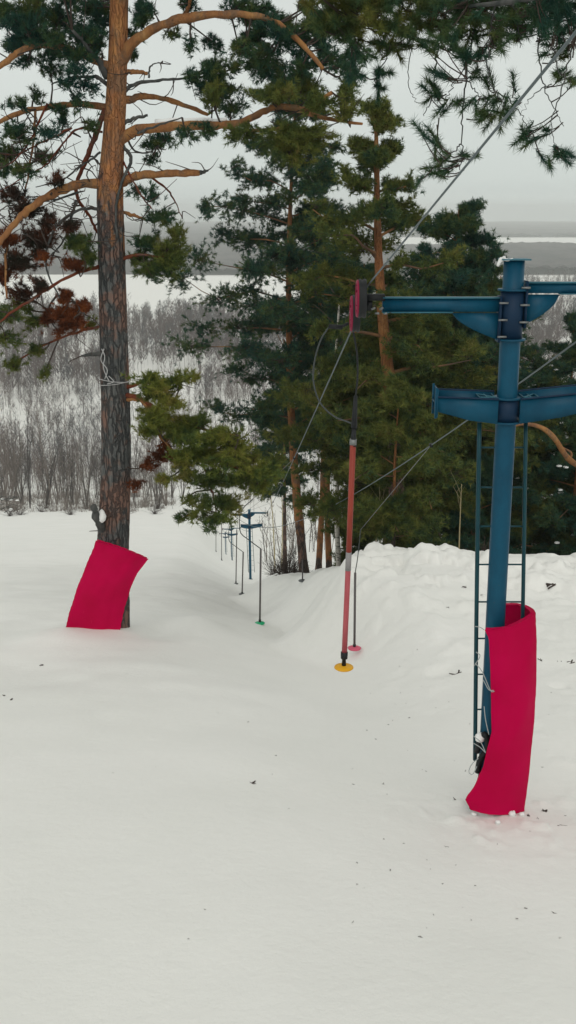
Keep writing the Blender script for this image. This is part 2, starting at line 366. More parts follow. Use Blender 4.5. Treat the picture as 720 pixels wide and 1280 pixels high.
# ------------------------------------------------------------------ far forest
def canopy(name, x0, x1, y0, y1, cell, h, seed, edge=60, col=None):
    r = np.random.default_rng(seed)
    xs = np.arange(x0, x1, cell); ys = np.arange(y0, y1, cell * 2.2)
    Yg, Xg = np.meshgrid(ys, xs, indexing='ij')
    ed = np.minimum(np.minimum(Yg - y0, y1 - Yg) + 0.6 * edge * vn(Xg / 90, Yg / 90, seed), 1e9)
    z = h * (0.55 + 0.45 * r.random(Xg.shape) + 0.25 * vn(Xg / 120, Yg / 200, seed + 3))
    if seed == 3: ed = np.where((Xg > -100 + 60 * vn(Yg / 80, Yg * 0, 2)) & (Yg > 2640), -1, ed)
    z = np.where(ed < 0, -3, z)
    return MB().grid(np.stack([Xg + r.uniform(-.3, .3, Xg.shape) * cell, Yg, z - 84], -1)[:, ::-1])
def mk_far(name, a, b):
    m = NM(name, 0.95, spec=0.05); m.base(m.ramp(m.noise(0.012, 5, (1, .3, 1), .7), [(0.35, a), (0.65, b)])); return m.m
M_FAR = mk_far('far_forest', (0.045, 0.05, 0.052), (0.11, 0.10, 0.098))
tag(canopy('a', -1300, 1300, 1470, 3600, 7, 13, 3).build('distant_forest', M_FAR), 'hazy grey bare forest across the frozen river', None, None, 'stuff')
tag(canopy('b', -3600, 3600, 3700, 8600, 22, 14, 9).build('horizon_forest', M_FAR), 'pale forest fading into the haze at the horizon', None, None, 'stuff')

# ------------------------------------------------------------------ haze
hz = NM('haze_air'); hz.t.nodes.remove(hz.b)
pv = hz.N('ShaderNodeVolumePrincipled'); pv.inputs['Density'].default_value = 0.00022; pv.inputs['Color'].default_value = (0.97, 1.0, 0.99, 1)
pv.inputs['Anisotropy'].default_value = 0.1
hz.L(pv.outputs[0], hz.t.nodes['Material Output'].inputs['Volume'])
hb = MB().box((0, 4520, -25), (9600, 9200, 150)); ho = hb.build('haze', hz.m); tag(ho, kind='stuff')

# ------------------------------------------------------------------ bare trees
def bare_proto(seed, h, stems=1, nb=22, tw=9, spreadw=0.22, twr=0.02, r0k=.0065):
    r = np.random.default_rng(seed); b = MB()
    for st in range(stems):
        hh = h * r.uniform(.65, 1.0); az0 = r.uniform(0, 6.28); ln = 0 if stems == 1 else r.uniform(.05, .28)
        ex = np.array([cos(az0), sin(az0), 0]) * ln * hh
        P = spline([(0, 0, -0.5), ex * .35 + [0, 0, hh * .4] + r.normal(0, .15, 3), ex * .75 + [0, 0, hh * .72] + r.normal(0, .2, 3), ex + [r.normal(0, .2), r.normal(0, .2), hh]], 9)
        r0 = h * r0k * r.uniform(.7, 1.2); b.tube(P, np.linspace(r0, r0 * .2, 9), 4, cap=False)
        for k in range(nb):
            t = 0.15 + 0.82 * r.random(); i = t * 8; p = P[int(i)] * (1 - i % 1) + P[min(int(i) + 1, 8)] * (i % 1)
            L = hh * spreadw * (1.15 - t) * 1.6 * r.uniform(.5, 1.2); az = r.uniform(0, 2 * pi)
            sp_ = r.uniform(.3, 1.1); d = np.array([cos(az) * sp_, sin(az) * sp_, 1.0]); d /= np.linalg.norm(d)
            q = p + d * L * 0.5; d2 = norm(d + r.normal(0, .3, 3)); e2 = q + d2 * L * .6
            b.sticks([p, q], [q, e2], [r0 * .4, r0 * .28], [r0 * .28, r0 * .1])
            if tw:
                tt = r.random(tw)[:, None]; S = np.where(tt < .5, p + (q - p) * tt * 2, q + (e2 - q) * (tt * 2 - 1))
                D = norm(d + r.normal(0, .6, (tw, 3))); E = S + D * L * r.uniform(.25, .5, (tw, 1))
                b.sticks(S, E, twr, twr * .4)
    return b
def bare_tree_at(protos, k, x, y, s, label, group):
    pass
protos = []
for k in range(6): protos.append(bare_proto(100 + k, 10 + k * 1.0, stems=1 + k % 4, nb=9 if k % 4 else 16, tw=6, spreadw=.20, twr=.014).build('bare_tree', M_BARE))
thin = []
for k in range(3): thin.append(bare_proto(200 + k, 8, nb=8, tw=5, spreadw=.14, twr=.012).build('bare_sapling', M_BARE))
first = set()
def put(src, x, y, s, label, cat, group):
    o = src if src.name not in first else src.copy()
    if src.name not in first: first.add(src.name)
    else: C.collection.objects.link(o)
    o.location = (x, y, gz(x, y)); o.rotation_euler = (RNG.normal(0, .09), RNG.normal(0, .09), RNG.uniform(0, 6.28)); o.scale = (s, s, s * RNG.uniform(.85, 1.2))
    tag(o, label, cat, group); return o
n = 0
while n < 130:
    y = RNG.uniform(160, 225); u = RNG.uniform(-0.305, -0.105)
    if u > -.12 and y < 190: continue
    x = u * y; k = RNG.integers(0, 6)
    put(protos[k], x, y, RNG.uniform(.4, 1.25), 'slender bare tree in the thicket beyond the big pine', 'bare tree', 'bare trees at the far edge of the snow'); n += 1
for i in range(40):
    y = RNG.uniform(154, 180); x = RNG.uniform(-0.305, -0.115) * y
    put(thin[i % 3], x, y, RNG.uniform(.3, .7), 'thin bare sapling at the front of the thicket left of the lift line', 'sapling', 'bare saplings in front of the far thicket')
for i in range(34):                                       # beyond the second tower, between the pines
    y = RNG.uniform(100, 150); x = RNG.uniform(-0.028, 0.045) * y
    put(thin[i % 3], x, y, RNG.uniform(.8, 1.3), 'thin bare birch sapling beyond the second lift tower', 'sapling', 'bare birch saplings beyond the second tower')
# valley forest (a mass nobody could count)
vb = MB()
def tri_proto(seed, h, nb, tw, sp, wd_):
    r = np.random.default_rng(seed); S = [np.array([[0, 0, -1.0]])]; E = [np.array([[r.normal(0, .07) * h, 0, h]])]; W = [np.array([h * .013])]
    t = .22 + .75 * r.random((nb, 1)); p = t * np.array([0, 0, h]); az = r.uniform(0, 2 * pi, (nb, 1))
    d = norm(np.concatenate([np.cos(az) * .6, np.sin(az) * .6, np.ones((nb, 1))], 1)); L = h * sp * (1.2 - t) * 1.7 * r.uniform(.6, 1.1, (nb, 1))
    q = p + d * L; S.append(p); E.append(q); W.append(np.full(nb, wd_ * 1.6))
    k = r.integers(0, nb, nb * tw); f = r.random((nb * tw, 1)); s0 = p[k] + (q[k] - p[k]) * f
    S.append(s0); E.append(s0 + norm(d[k] + r.normal(0, .55, (nb * tw, 3))) * L[k] * r.uniform(.3, .6, (nb * tw, 1))); W.append(np.full(nb * tw, wd_))
    S = np.concatenate(S); E = np.concatenate(E); W = np.concatenate(W)[:, None] / 2
    sd_ = norm(np.cross(E - S, r.normal(size=S.shape))) * W
    return np.stack([S - sd_, S + sd_, E], 1)
tp_near = [tri_proto(300 + k, 14, 20, 9, .20, .055) for k in range(8)]; tp_far = [tri_proto(320 + k, 15, 16, 6,   .26, .15) for k in range(8)]
def fill(N, y0, y1, u0, u1, smin, smax, seed, tp=tp_near):
    r = np.random.default_rng(seed); y = y0 + (y1 - y0) * r.random(N) ** .9; u = r.uniform(u0, u1, N); x = u * y
    ok = ~((u > -.115) & (u < -.02) & (y < 262)) & (vn(x / 60, y / 60, 77) > -.55)
    x, y = x[ok], y[ok]; z = H(x, y, False); kk = r.integers(0, 8, len(x)); a = r.uniform(0, 6.28, len(x)); sc = r.uniform(smin, smax, len(x)) * (1 + .35 * vn(x / 25, y / 25, 5))
    for k in range(8):
        m = kk == k; T_ = tp[k].reshape(-1, 3); ca, sa = np.cos(a[m])[:, None], np.sin(a[m])[:, None]
        V = np.stack([T_[None, :, 0] * ca - T_[None, :, 1] * sa, T_[None, :, 0] * sa + T_[None, :, 1] * ca, np.repeat(T_[None, :, 2], m.sum(), 0)], -1) * sc[m][:, None, None] + np.stack([x[m], y[m], z[m]], -1)[:, None]
        vb.add(V.reshape(-1, 3), np.arange(V.shape[0] * V.shape[1]).reshape(-1, 3))
fill(90, 222, 300, -0.32, -0.125, .5, 1.1, 1)
fill(1900, 285, 520, -0.34, 0.38, .7, 1.2, 2)
fill(5600, 480, 860, -0.34, 0.38, .8, 1.3, 3, tp_far)
fill(1300, 860, 1280, 0.08, 0.40, .8, 1.2, 4, tp_far)
fill(22, 420, 560, -0.165, -0.10, 1.6, 2.2, 5)
def brush(N, y0, y1, u0, u1, hh, seed):
    r = np.random.default_rng(seed); b = MB(); y = r.uniform(y0, y1, N); x = r.uniform(u0, u1, N) * y; ok = vn(x / 5, y / 7, 8) > -.25; x, y = x[ok], y[ok]; z = H(x, y)
    K = 14; A = np.stack([x, y, z], -1)[:, None] + r.normal(0, .35, (len(x), K, 3)) * [1, 1, 0]; D = norm(r.normal(0, .45, A.shape) + [0, 0, 1]); E = A + D * hh * r.uniform(.3, 1, (len(x), K, 1)) * (1 + .5 * vn(x / 8, y / 8, 3))[:, None, None]
    sd_ = norm(np.cross(D, r.normal(size=D.shape))) * .035; b.add(np.stack([A - sd_, A + sd_, E], 2).reshape(-1, 3), np.arange(A.size).reshape(-1, 3)); return b
tag(brush(650, 152, 230, -.31, -.115, 2.4, 4).build('undergrowth', M_BRUSH), 'brushy leafless undergrowth at the foot of the far thicket', None, None, 'stuff')
tag(vb.build('valley_forest', M_FOREST), 'grey brown leafless forest on the valley floor below the slope', None, None, 'stuff')

# ------------------------------------------------------------------ pine builder
def lerp_(a, b, t): return a + (b - a) * t
def nearest(paths, p):
    best = None
    for P, R in paths:
        d = np.linalg.norm(P - p, axis=1); i = int(np.argmin(d))
        if best is None or d[i] < best[0]: best = (d[i], P[i], R[i])
    return best
def spray(tw, nd, root, c, rad, ns, nt_, L, wd, K, droop=0.0, rt=0.006, snowmb=None):
    c = np.asarray(c, float); rad = np.asarray(rad, float)
    E = RNG.normal(size=(ns, 3)); E = norm(E) * (RNG.random((ns, 1)) ** 0.45) * rad + c
    mid0 = root + (c - root) * RNG.uniform(.35, .8, (ns, 1)) + RNG.normal(0, .06, (ns, 3)) * rad.mean()
    E[:, 2] -= droop * np.abs(RNG.normal(size=ns))
    tw.sticks(mid0, E, rt, rt * .4)
    t = np.linspace(.35, 1, nt_)[None, :, None]
    P = mid0[:, None] * (1 - t) + E[:, None] * t + RNG.normal(0, L * .45, (ns, nt_, 3))
    D = norm(E - mid0 + np.array([0, 0, .15]))[:, None] + RNG.normal(0, .45, (ns, nt_, 3))
    nd.tufts(P.reshape(-1, 3), D.reshape(-1, 3), L, wd, K)
    if snowmb is not None:
        for e_ in E[::5]: snowmb.lathe(e_ + [0, 0, .03], [(.02, 0), (.09, .015), (.07, .05), (.02, .06)], 6)
def auto_pine(px, Y, top_p, label, crown0=0.35, R=2.6, lean=0.0, nl=34, dens=1.0, rad=None, mat=M_NEED, low=None, z01=(0.25, 0.6), L=0.15, wd=0.020, K=18, droop=0.15, group='pines behind the snow bank', base_x=None, snow=False, flat=0.22, trunk_mat=None):
    x = at(px, 690, Y)[0]; zb = gz(x, Y) - 0.15
    top = at(px, top_p, Y); h = top[2] - zb
    root = thing('pine_tree', (x, Y, zb), label, 'pine tree', group)
    rad = rad or h * 0.0135
    wv = RNG.normal(0, .012, (4, 2)) * h; lx = lean * h
    P = spline([(x, Y, zb), (x + wv[0, 0] + lx * .3, Y + wv[0, 1], zb + h * .3), (x + wv[1, 0] + lx * .65, Y + wv[1, 1], zb + h * .65), (x + wv[2, 0] + lx, Y + wv[2, 1], zb + h)], 22)
    Rr = rad * (1 - np.linspace(0, 1, 22) ** 1.3 * .86); Rr[0] *= 1.3
    tm = bark('pine_bark', h * z01[0], h * z01[1]) if trunk_mat is None else trunk_mat
    MB().tube(P, Rr, 12, rough=.06).build('trunk', tm, root, smooth=True)
    lb = MB(); tw = MB(); nd = MB(); sn = MB() if snow else None; paths = []
    c0 = crown0 if low is None else low
    for k in range(nl):
        t = c0 + (0.99 - c0) * (k + RNG.random()) / nl; f = (t - c0) / (1 - c0)
        az = k * 2.4 + RNG.normal(0, .35); prof_ = (0.55 + 0.75 * math.sin(pi * min(1, f * .85 + .18))) * (1 - f ** 3 * .7)
        Ln = R * prof_ * RNG.uniform(.6, 1.12)
        i = t * 21; i0 = int(i); p = P[i0] + (P[min(i0 + 1, 21)] - P[i0]) * (i - i0)
        d = np.array([cos(az), sin(az), 0]); up = RNG.uniform(-.05, .3) + .35 * f
        pts = [p, p + d * Ln * .35 + [0, 0, up * Ln * .35], p + d * Ln * .7 + RNG.normal(0, .08, 3) * Ln + [0, 0, up * Ln * .55], p + d * Ln + [0, 0, up * Ln * .8 - droop * Ln * .3]]
        Q = spline(pts, 7); r_ = np.linspace(max(.018, rad * .28 * (1 - f * .6)), .012, 7); lb.tube(Q, r_, 5, cap=False)
        for s_ in (0.4, .6, .8, 1.0):
            if RNG.random() > (.5 + .5 * dens): continue
            c = Q[min(6, int(s_ * 6))]; side = np.array([-d[1], d[0], 0]) * RNG.normal(0, .3) * Ln * (1.1 - s_ * .4)
            sz = Ln * .22 + .18
            spray(tw, nd, c, c + side + [0, 0, .05], (sz, sz, sz * flat * 2.0 + .06), int((9 + sz * 15) * dens), 6, L, wd, K, rt=.009, snowmb=sn if RNG.random() < .25 else None)
    o = lb.build('branches', M_BOUGH, root, smooth=True)
    br = tw.build('twigs', M_TWIG, root); cr_ = nd.build('crown', mat, root)
    if sn is not None and sn.v: sn.build('snow_on_needles', M_CLOD, root, smooth=True)
    return root

auto_pine(381, 40, 85, 'tall dense pine in the middle with dark blue green crown and orange lower trunk', .32, 3.1, -.05, 54, .95, .19, z01=(0.05, 0.2), flat=.3)
auto_pine(497, 27, 128, 'pine with bright orange upper trunk rising right behind the cable wheels', .32, 1.8, -.075, 34, .8, .24, mat=M_NEED2, z01=(0.3, 0.5), L=.13, wd=.02)
auto_pine(556, 34, 262, 'round topped dark pine left of the blue tower top', .25, 2.9, 0.0, 48, 1.1, .17, z01=(.2, .5), flat=.3)
auto_pine(398, 46, 250, 'slim orange stemmed pine just right of the tall middle pine', .42, 2.2, 0.0, 30, .9, .15, z01=(0.0, 0.1), group='slim pines deep in the grove')
auto_pine(412, 47, 300, 'slim reddish stemmed pine deep between birch and tall middle pine', .42, 2.4, 0.0, 30, .9, .15, z01=(0.0, 0.1), group='slim pines deep in the grove')
auto_pine(480, 29, 400, 'bushy olive pine between the hanging red stick and snow bank', .24, 2.5, 0.0, 34, 1.0, .12, mat=M_NEED2, group='slim pines deep in the grove')
auto_pine(530, 30, 400, 'low olive pine in front of the round topped one', .27, 2.2, 0.0, 32, 1.0, .17, mat=M_NEED2, z01=(.0, .2))
auto_pine(590, 44, 330, 'dark pine with red stem straight behind the tower ladder', .2, 2.8, 0.0, 34, 1.0, .17, z01=(0.05, .2))
auto_pine(655, 36, 455, 'low dark pine directly right of the blue pole', .08, 2.4, 0.0, 34, 1.0, .12, snow=True)
auto_pine(712, 30, 520, 'snow flecked low pine at the right edge above the bank', .05, 2.1, 0.0, 30, 1.0, .12, snow=True, droop=.4)
auto_pine(610, 52, 345, 'pine top peeking out left of the tower head', .2, 2.6, 0.0, 30, 1.0, .16)
auto_pine(758, 34, 380, 'pine at the right frame edge with an arching orange bough', .25, 2.6, 0.0, 30, .8, .17, group='pines behind the snow bank')
auto_pine(452, 34, 600, 'young green pine beside the birch at the bank foot', .05, .8, 0.0, 20, 1.0, .05, mat=M_NEED2, group='young pines along the bank')
auto_pine(512, 31, 590, 'young olive pine behind the lumpy left end of the bank', .05, 1.6, 0.0, 22, 1.0, .06, mat=M_NEED2, group='young pines along the bank')
auto_pine(590, 29, 580, 'young dark pine behind the ladder foot', .05, 1.5, 0.0, 22, 1.0, .06, group='young pines along the bank')
auto_pine(356, 60, 470, 'dark pine half hidden behind the olive bough over the lift line', .42, 1.7, 0.0, 30, 1.0, .13)
auto_pine(700, 40, 395, 'sparse green pine between the blue pole top and the right frame edge', .15, 2.2, 0.0, 26, .8, .13)
auto_pine(491, 24.8, 478, 'small pine whose crown hides the orange trunk behind the bank', .18, 1.15, 0.0, 18, .8, .06, mat=M_NEED2, group='young pines along the bank')
auto_pine(640, 31, 500, 'low dark olive pine between the ladder and the blue pole', .05, 2.0, 0.0, 26, 1.0, .12, mat=M_NEED2)
auto_pine(450, 43, 330, 'mid green pine filling the gap behind the cable wheels', .42, 2.4, 0.0, 34, .75, .14, group='slim pines deep in the grove')

# birch, saplings, shrubs
def stemmy(name, px, pb, Y, pts, r0, mat, label, cat, group=None, twn=10):
    x = at(px, pb, Y)[0]; zb = gz(x, Y); root = thing(name, (x, Y, zb - .1), label, cat, group)
    P = spline([np.array([x, Y, zb - .1])] + [at(a, b, Y + RNG.normal(0, .2)) for a, b in pts], 14)
    tb = MB().tube(P, np.linspace(r0, r0 * .3, 14), 8, rough=.05); b = MB() if name == 'birch_tree' else tb
    for k in range(twn):
        i = RNG.integers(4, 14); d = norm(np.array([RNG.normal(), RNG.normal(), .9])); L_ = RNG.uniform(.4, 1.2)
        q = P[i] + d * L_; b.sticks([P[i], q], [q, q + norm(d + RNG.normal(0, .3, 3)) * L_ * .7], [r0 * .25, r0 * .15], [r0 * .15, r0 * .06])
    tb.build('trunk', mat, root, smooth=True)
    if name == 'birch_tree': b.build('twigs', M_TWIG, root)
    return root
stemmy('birch_tree', 424, 712, 31, [(421, 640), (423, 560), (419, 470), (424, 380)], .085, M_BIRCH, 'white barked birch rising behind the hanging red stick', 'birch tree', None, 16)
stemmy('bare_sapling', 574, 690, 25, [(575, 650), (577, 605)], .022, M_SAPL, 'pale yellow sapling stem upright behind the bank, left of the ladder', 'sapling', None, 4)
stemmy('bare_sapling', 466, 705, 27, [(471, 670), (481, 625)], .022, M_SAPL, 'leaning pale sapling stem right of the red stick', 'sapling', None, 4)
stemmy('bare_sapling', 476, 704, 27, [(475, 650), (474, 600)], .018, M_SAPL, 'upright pale sapling stem crossing the leaning one', 'sapling', None, 3)
stemmy('bare_sapling', 344, 690, 70, [(341, 650), (338, 612)], .05, M_SAPL, 'tall beige sapling right of the second lift tower', 'sapling', None, 5)
stemmy('bare_sapling', 352, 690, 72, [(353, 650), (352, 610)], .05, M_SAPL, 'second beige sapling, nearer the tall middle pine', 'sapling', None, 5)
def shrub(px, pb, Y, hh, wd_, label, group):
    x = at(px, pb, Y)[0]; zb = gz(x, Y); b = MB(); N = 60
    A = np.array([x, Y, zb]) + RNG.normal(0, .12, (N, 3)) * [1, 1, 0]
    D = norm(RNG.normal(size=(N, 3)) * [1, 1, .5] + [0, 0, .9]); B_ = A + D * [wd_, wd_, hh] * RNG.uniform(.5, 1, (N, 1))
    b.sticks(A, B_, .012, .006)
    t = RNG.random((N * 3, 1)); k = RNG.integers(0, N, N * 3); S = A[k] + (B_[k] - A[k]) * t; b.sticks(S, S + norm(D[k] + RNG.normal(0, .7, (N * 3, 3))) * hh * .3, .006, .003)
    o = b.build('bare_shrub', M_TWIG, None, origin=(x, Y, zb)); tag(o, label, 'shrub', group)
shrub(357, 716, 41, 1.6, .9, 'dark bare shrub at the left foot of the tall middle pine', 'bare shrubs along the bank')
shrub(368, 712, 43, 1.5, .8, 'bare shrub touching the tall middle pine trunk', 'bare shrubs along the bank')
shrub(345, 700, 55, 1.7, 1.0, 'bare shrub on the snow left of the grove', 'bare shrubs along the bank')
shrub(612, 694, 24, .8, .4, 'small bare shrub on the bank crest behind the blue pole', 'bare shrubs along the bank')
for i in range(12):
    u = -0.285 + i * .0150 + RNG.normal(0, .006); shrub(360 + u * F, 640, RNG.uniform(138, 165), RNG.uniform(1.5, 3.0), 2.0, 'low brushy shrub at the near edge of the far thicket', 'shrubs at the thicket edge')

# ------------------------------------------------------------------ big left pine
Y0 = 19.0; bx = at(138, 790, Y0)[0]; bz = gz(bx, Y0)
pine = thing('pine_tree', (bx, Y0, bz - .3), 'big old pine on the left, grey below and orange above, red mat against its foot', 'pine tree')
LOCP = np.array([bx, Y0, bz - .3])
tp = [(138, 800), (141, 690), (145, 600), (144, 500), (141, 400), (139, 300), (138, 240), (141, 190), (146, 100), (149, 0), (152, -150), (154, -330)]
tw_ = [47, 39, 36, 34, 32, 31, 30, 26, 22, 20, 14, 6]
TP = np.array([at(a, b, Y0) for a, b in tp]); TP[0, 2] = bz - .3
TR = np.array([wpx / 2 / 66.5 for wpx in tw_]); 
PT = spline(TP, 90); RT_ = np.interp(np.linspace(0, 1, 90), np.linspace(0, 1, 12), TR)
zt = at(140, 200, Y0)[2] - LOCP[2]
barkL = bark('old_pine_bark', zt - 3.0, zt + 1.6, orange=(0.48, 0.225, 0.085), low=((0.045, 0.055, 0.058), (0.155, 0.155, 0.15)))
def flr(t, a):
    T_, A_ = np.broadcast_arrays(t * 17.0, a); q = 0
    cx_, sx_ = np.cos(A_), np.sin(A_); wv = fbm(T_ * 1.3 + cx_, sx_ * 1.5 + T_ * .3, 5)
    for k_, am in ((3.2, .055), (6.5, .03)):
        q = q + am * (1 - 2.2 * np.abs(vn(cx_ * k_ + wv * .8 + T_ * .25, sx_ * k_ + T_ * 1.1 * k_ / 3.2 + wv, 9)))
    return 1 + q * (1.05 - t * 1.1).clip(.12, 1) + .02 * np.sin(A_ * 3 + T_)
PTf = spline(TP, 620); RTf = np.interp(np.linspace(0, 1, 620), np.linspace(0, 1, 12), TR)
MB().tube(PTf, RTf, 110, flare=flr).build('trunk', barkL, pine, smooth=True)
paths = [(PT, RT_)]
def limb(pts, r0, r1, mat=M_LIMB, dy=0.0, y1=None, name='limb', n=None, rough=.06):
    y1 = dy if y1 is None else y1; m = len(pts)
    Q = [at(a, b, Y0 + dy * 0 + y1 * (k / (m - 1))) for k, (a, b) in enumerate(pts)]
    n = n or m * 5; P = spline(Q, n); P[2:-1] += RNG.normal(0, .006, P[2:-1].shape)
    R = np.linspace(r0 * .82, r1 * .7, n) / 66.5 * (1 + .09 * RNG.normal(size=n)); P = P + np.cumsum(RNG.normal(0, .004, P.shape), 0)
    MB().tube(P, R, 9, rough=rough).build(name, mat, pine, smooth=True); paths.append((P, R)); return P
limb([(148, 85), (165, 55), (205, 32), (245, 21), (300, 20), (338, 26), (375, 55), (402, 86)], 8, 3, y1=-1.0)
limb([(228, 24), (236, 8), (243, -12)], 3, 2, y1=-.4)
limb([(148, 93), (166, 91), (184, 93)], 4, 3)
limb([(150, 125), (163, 106), (195, 98), (232, 95)], 3.2, 1.6, M_GREYW)
limb([(186, 97), (188, 84), (203, 77)], 1.4, .8, M_GREYW)
limb([(148, 130), (178, 120), (215, 125), (262, 143)], 5.5, 3, y1=.7)
limb([(150, 157), (168, 149), (186, 144)], 3.5, 2, M_GREYW)
L4 = limb([(148, 176), (175, 163), (220, 158), (265, 158), (300, 155), (330, 141), (352, 135), (388, 138), (416, 119)], 8, 3, y1=-1.3)
limb([(372, 137), (400, 147), (452, 155)], 4, 2, y1=-1.3)
limb([(290, 162), (330, 163), (362, 155)], 3, 2, y1=-1.0)
limb([(155, 175), (190, 160), (228, 147)], 2.4, 1, M_GREYW, y1=-.8)
limb([(148, 230), (172, 221), (215, 218), (250, 216)], 6.5, 5, y1=-.4)
limb([(250, 216), (262, 214)], 3.5, 1.5, M_GREYW, y1=-.4)
limb([(148, 264), (168, 269), (184, 275)], 3, 2)
limb([(152, 180), (162, 200), (148, 235), (143, 270), (144, 300)], 2.6, 1.6, M_GREYW, y1=-.35)
limb([(140, 86), (112, 72), (75, 58), (45, 55), (20, 65), (0, 80), (-40, 100)], 6, 4, y1=-.8)
limb([(134, 98), (122, 74), (104, 52), (90, 36)], 4.5, 2, M_GREYW, y1=-.5)
limb([(134, 106), (118, 97), (90, 97), (62, 106)], 3.2, 1, M_GREYW, y1=-.5)
limb([(134, 134), (95, 130), (60, 133), (30, 138), (0, 152), (-40, 172)], 4.6, 3.2, y1=.6)
limb([(44, 137), (42, 180), (36, 225), (30, 260)], 2.0, 1, y1=.5)
limb([(132, 136), (120, 165), (108, 195), (98, 220), (95, 245), (112, 272), (122, 292)], 4.2, 2, M_LIMBR, y1=.5)
limb([(134, 230), (95, 231), (60, 245), (35, 262), (10, 288), (-12, 318)], 6.5, 4.5, y1=-.9)
limb([(12, 286), (6, 320), (8, 370)], 2.6, 1.5, y1=-.8)
limb([(128, 262), (100, 262), (70, 285), (58, 330), (75, 372)], 2.6, 1.2, M_GREYW, y1=-.5)
for q in ([(128, 165), (100, 160), (80, 178), (60, 205), (30, 222), (0, 240)], [(126, 190), (105, 205), (80, 225), (45, 235)], [(128, 208), (112, 196), (96, 215)], [(98, 240), (70, 250), (40, 245), (10, 262)], [(95, 250), (80, 300), (60, 320)], [(60, 130), (30, 190), (-5, 215)], [(90, 160), (60, 175), (20, 195), (-10, 192)], [(152, 200), (165, 225), (180, 250), (190, 262)], [(152, 160), (170, 190), (190, 190), (205, 178)], [(190, 222), (215, 245), (228, 275)], [(70, 370), (60, 390), (75, 420)], [(75, 360), (95, 380), (110, 400)]):
    limb(q, 1.7, .7, M_LIMBR if RNG.random() < .4 else M_GREYW, y1=RNG.uniform(-.8, .8), name='twig', rough=.1)
limb([(140, 444), (122, 443), (103, 445)], 5, 2, M_GREYW, y1=-.5, name='branch_stub')
limb([(134, 668), (124, 655), (117, 634)], 8.5, 6, M_GREYW, y1=-.55, name='branch_stub')
limb([(152, 492), (178, 500), (205, 524), (240, 556), (285, 580), (335, 600)], 4.5, 1.8, M_LIMBR, y1=-1.6)
limb([(152, 498), (180, 505), (200, 545), (230, 580)], 3.2, 1.5, M_LIMB, y1=-1.2)
limb([(152, 486), (185, 478), (225, 476)], 3.2, 1.5, M_LIMBR, y1=-.8)
limb([(200, 520), (250, 535), (300, 545)], 2.6, 1.3, M_LIMB, y1=-1.6)
limb([(240, 556), (262, 600), (270, 640)], 2.2, 1.0, M_LIMBR, y1=-1.6)
limb([(148, 325), (175, 318), (215, 322)], 3, 1.4, M_LIMBR, y1=-.4)
limb([(134, 330), (90, 345), (40, 375), (-10, 410)], 3, 1.6, M_LIMBR, y1=-.9)
limb([(134, 405), (80, 420), (20, 450)], 2.4, 1.2, M_LIMBR, y1=1.2)
kinds = {'g': MB(), 'o': MB(), 'd': MB(), 'b': MB()}; twg = MB()
kinds['v'] = MB()
def pad(px, py, rx, ry, k='g', yo=0.0, dens=1.0, ns=None, L=.095, wd=.012, K=22):
    c = at(px, py, Y0 + yo); rad = np.array([rx, rx * .8, ry]) / 66.5
    d_, root, rr = nearest(paths, c)
    mid = (root + c) / 2 + RNG.normal(0, .05, 3) + [0, 0, -.04]
    if d_ > .15: twg.tube(spline([root, mid, c], 6), np.linspace(.018, .008, 6), 4, cap=False)
    ns = ns or max(5, int(rx * ry / 17 * dens))
    spray(twg, kinds[k], root if d_ < .7 else mid, c, rad, ns, 6, L, wd, K, rt=.006)
for q in [(a_, b_) for a_ in range(0, 130, 22) for b_ in range(2, 70, 22)]:
  if RNG.random() < .45: pad(q[0] + RNG.normal(0, 6), q[1] + RNG.normal(0, 6), 20, 11, yo=RNG.uniform(-.9, .9))
for q in [(a_, b_) for a_ in range(265, 460, 20) for b_ in range(8, 140, 19)]:
    if RNG.random() < .5 and (q[0] > 300 or q[1] > 60): pad(q[0] + RNG.normal(0, 6), q[1] + RNG.normal(0, 6), 17, 10, 'g' if q[1] < 100 else 'o', yo=RNG.uniform(-.9, .6))
for p in [(30, 25, 32, 20), (75, 18, 40, 20), (110, 42, 30, 22), (60, 50, 35, 14), (95, 70, 28, 16), (20, 48, 24, 12), (120, 12, 24, 18), (5, 10, 18, 14),
          (35, 76, 20, 8), (62, 84, 20, 9), (95, 92, 18, 8), (110, 112, 18, 8), (85, 106, 12, 6), (100, 132, 16, 8), (175, 20, 14, 24), (186, 6, 14, 10), (170, 70, 9, 10),
          (72, 138, 16, 7), (80, 150, 12, 8), (20, 170, 26, 14), (10, 195, 26, 14), (65, 165, 16, 9), (55, 195, 20, 10), (30, 215, 20, 10),
          (245, 96, 16, 10), (272, 90, 18, 14), (262, 112, 18, 9), (285, 108, 20, 10), (300, 70, 20, 10), (325, 55, 26, 14), (345, 28, 30, 14), (300, 8, 32, 14), (370, 50, 26, 14), (390, 25, 24, 12), (330, 85, 30, 16), (375, 90, 24, 14), (410, 70, 16, 14), (290, 128, 22, 12), (240, 5, 20, 8),
          (190, 182, 14, 10), (205, 172, 22, 10), (235, 172, 18, 8), (255, 165, 20, 7), (190, 202, 10, 8), (192, 245, 12, 12), (170, 240, 10, 6)]:
    pad(*p, yo=RNG.uniform(-.9, .9))
for p in [(20, 130, 18, 8), (50, 115, 14, 7), (120, 60, 20, 12), (125, 25, 16, 12), (112, 155, 12, 7), (15, 60, 18, 9), (165, 45, 10, 12), (240, 60, 12, 7), (215, 45, 10, 6), (8, 215, 16, 12)]: pad(*p, yo=RNG.uniform(-.7, .7), dens=.9)
for p in [(8, 300, 20, 16), (10, 345, 20, 12), (55, 320, 14, 9)]: pad(*p, k='d', yo=-.4, dens=.9)
for p in [(340, 115, 40, 12), (310, 170, 30, 12), (350, 175, 38, 16), (390, 175, 32, 18), (400, 130, 26, 14), (430, 140, 22, 12), (360, 200, 28, 14)]:
    pad(*p, k='o', yo=-1.2)
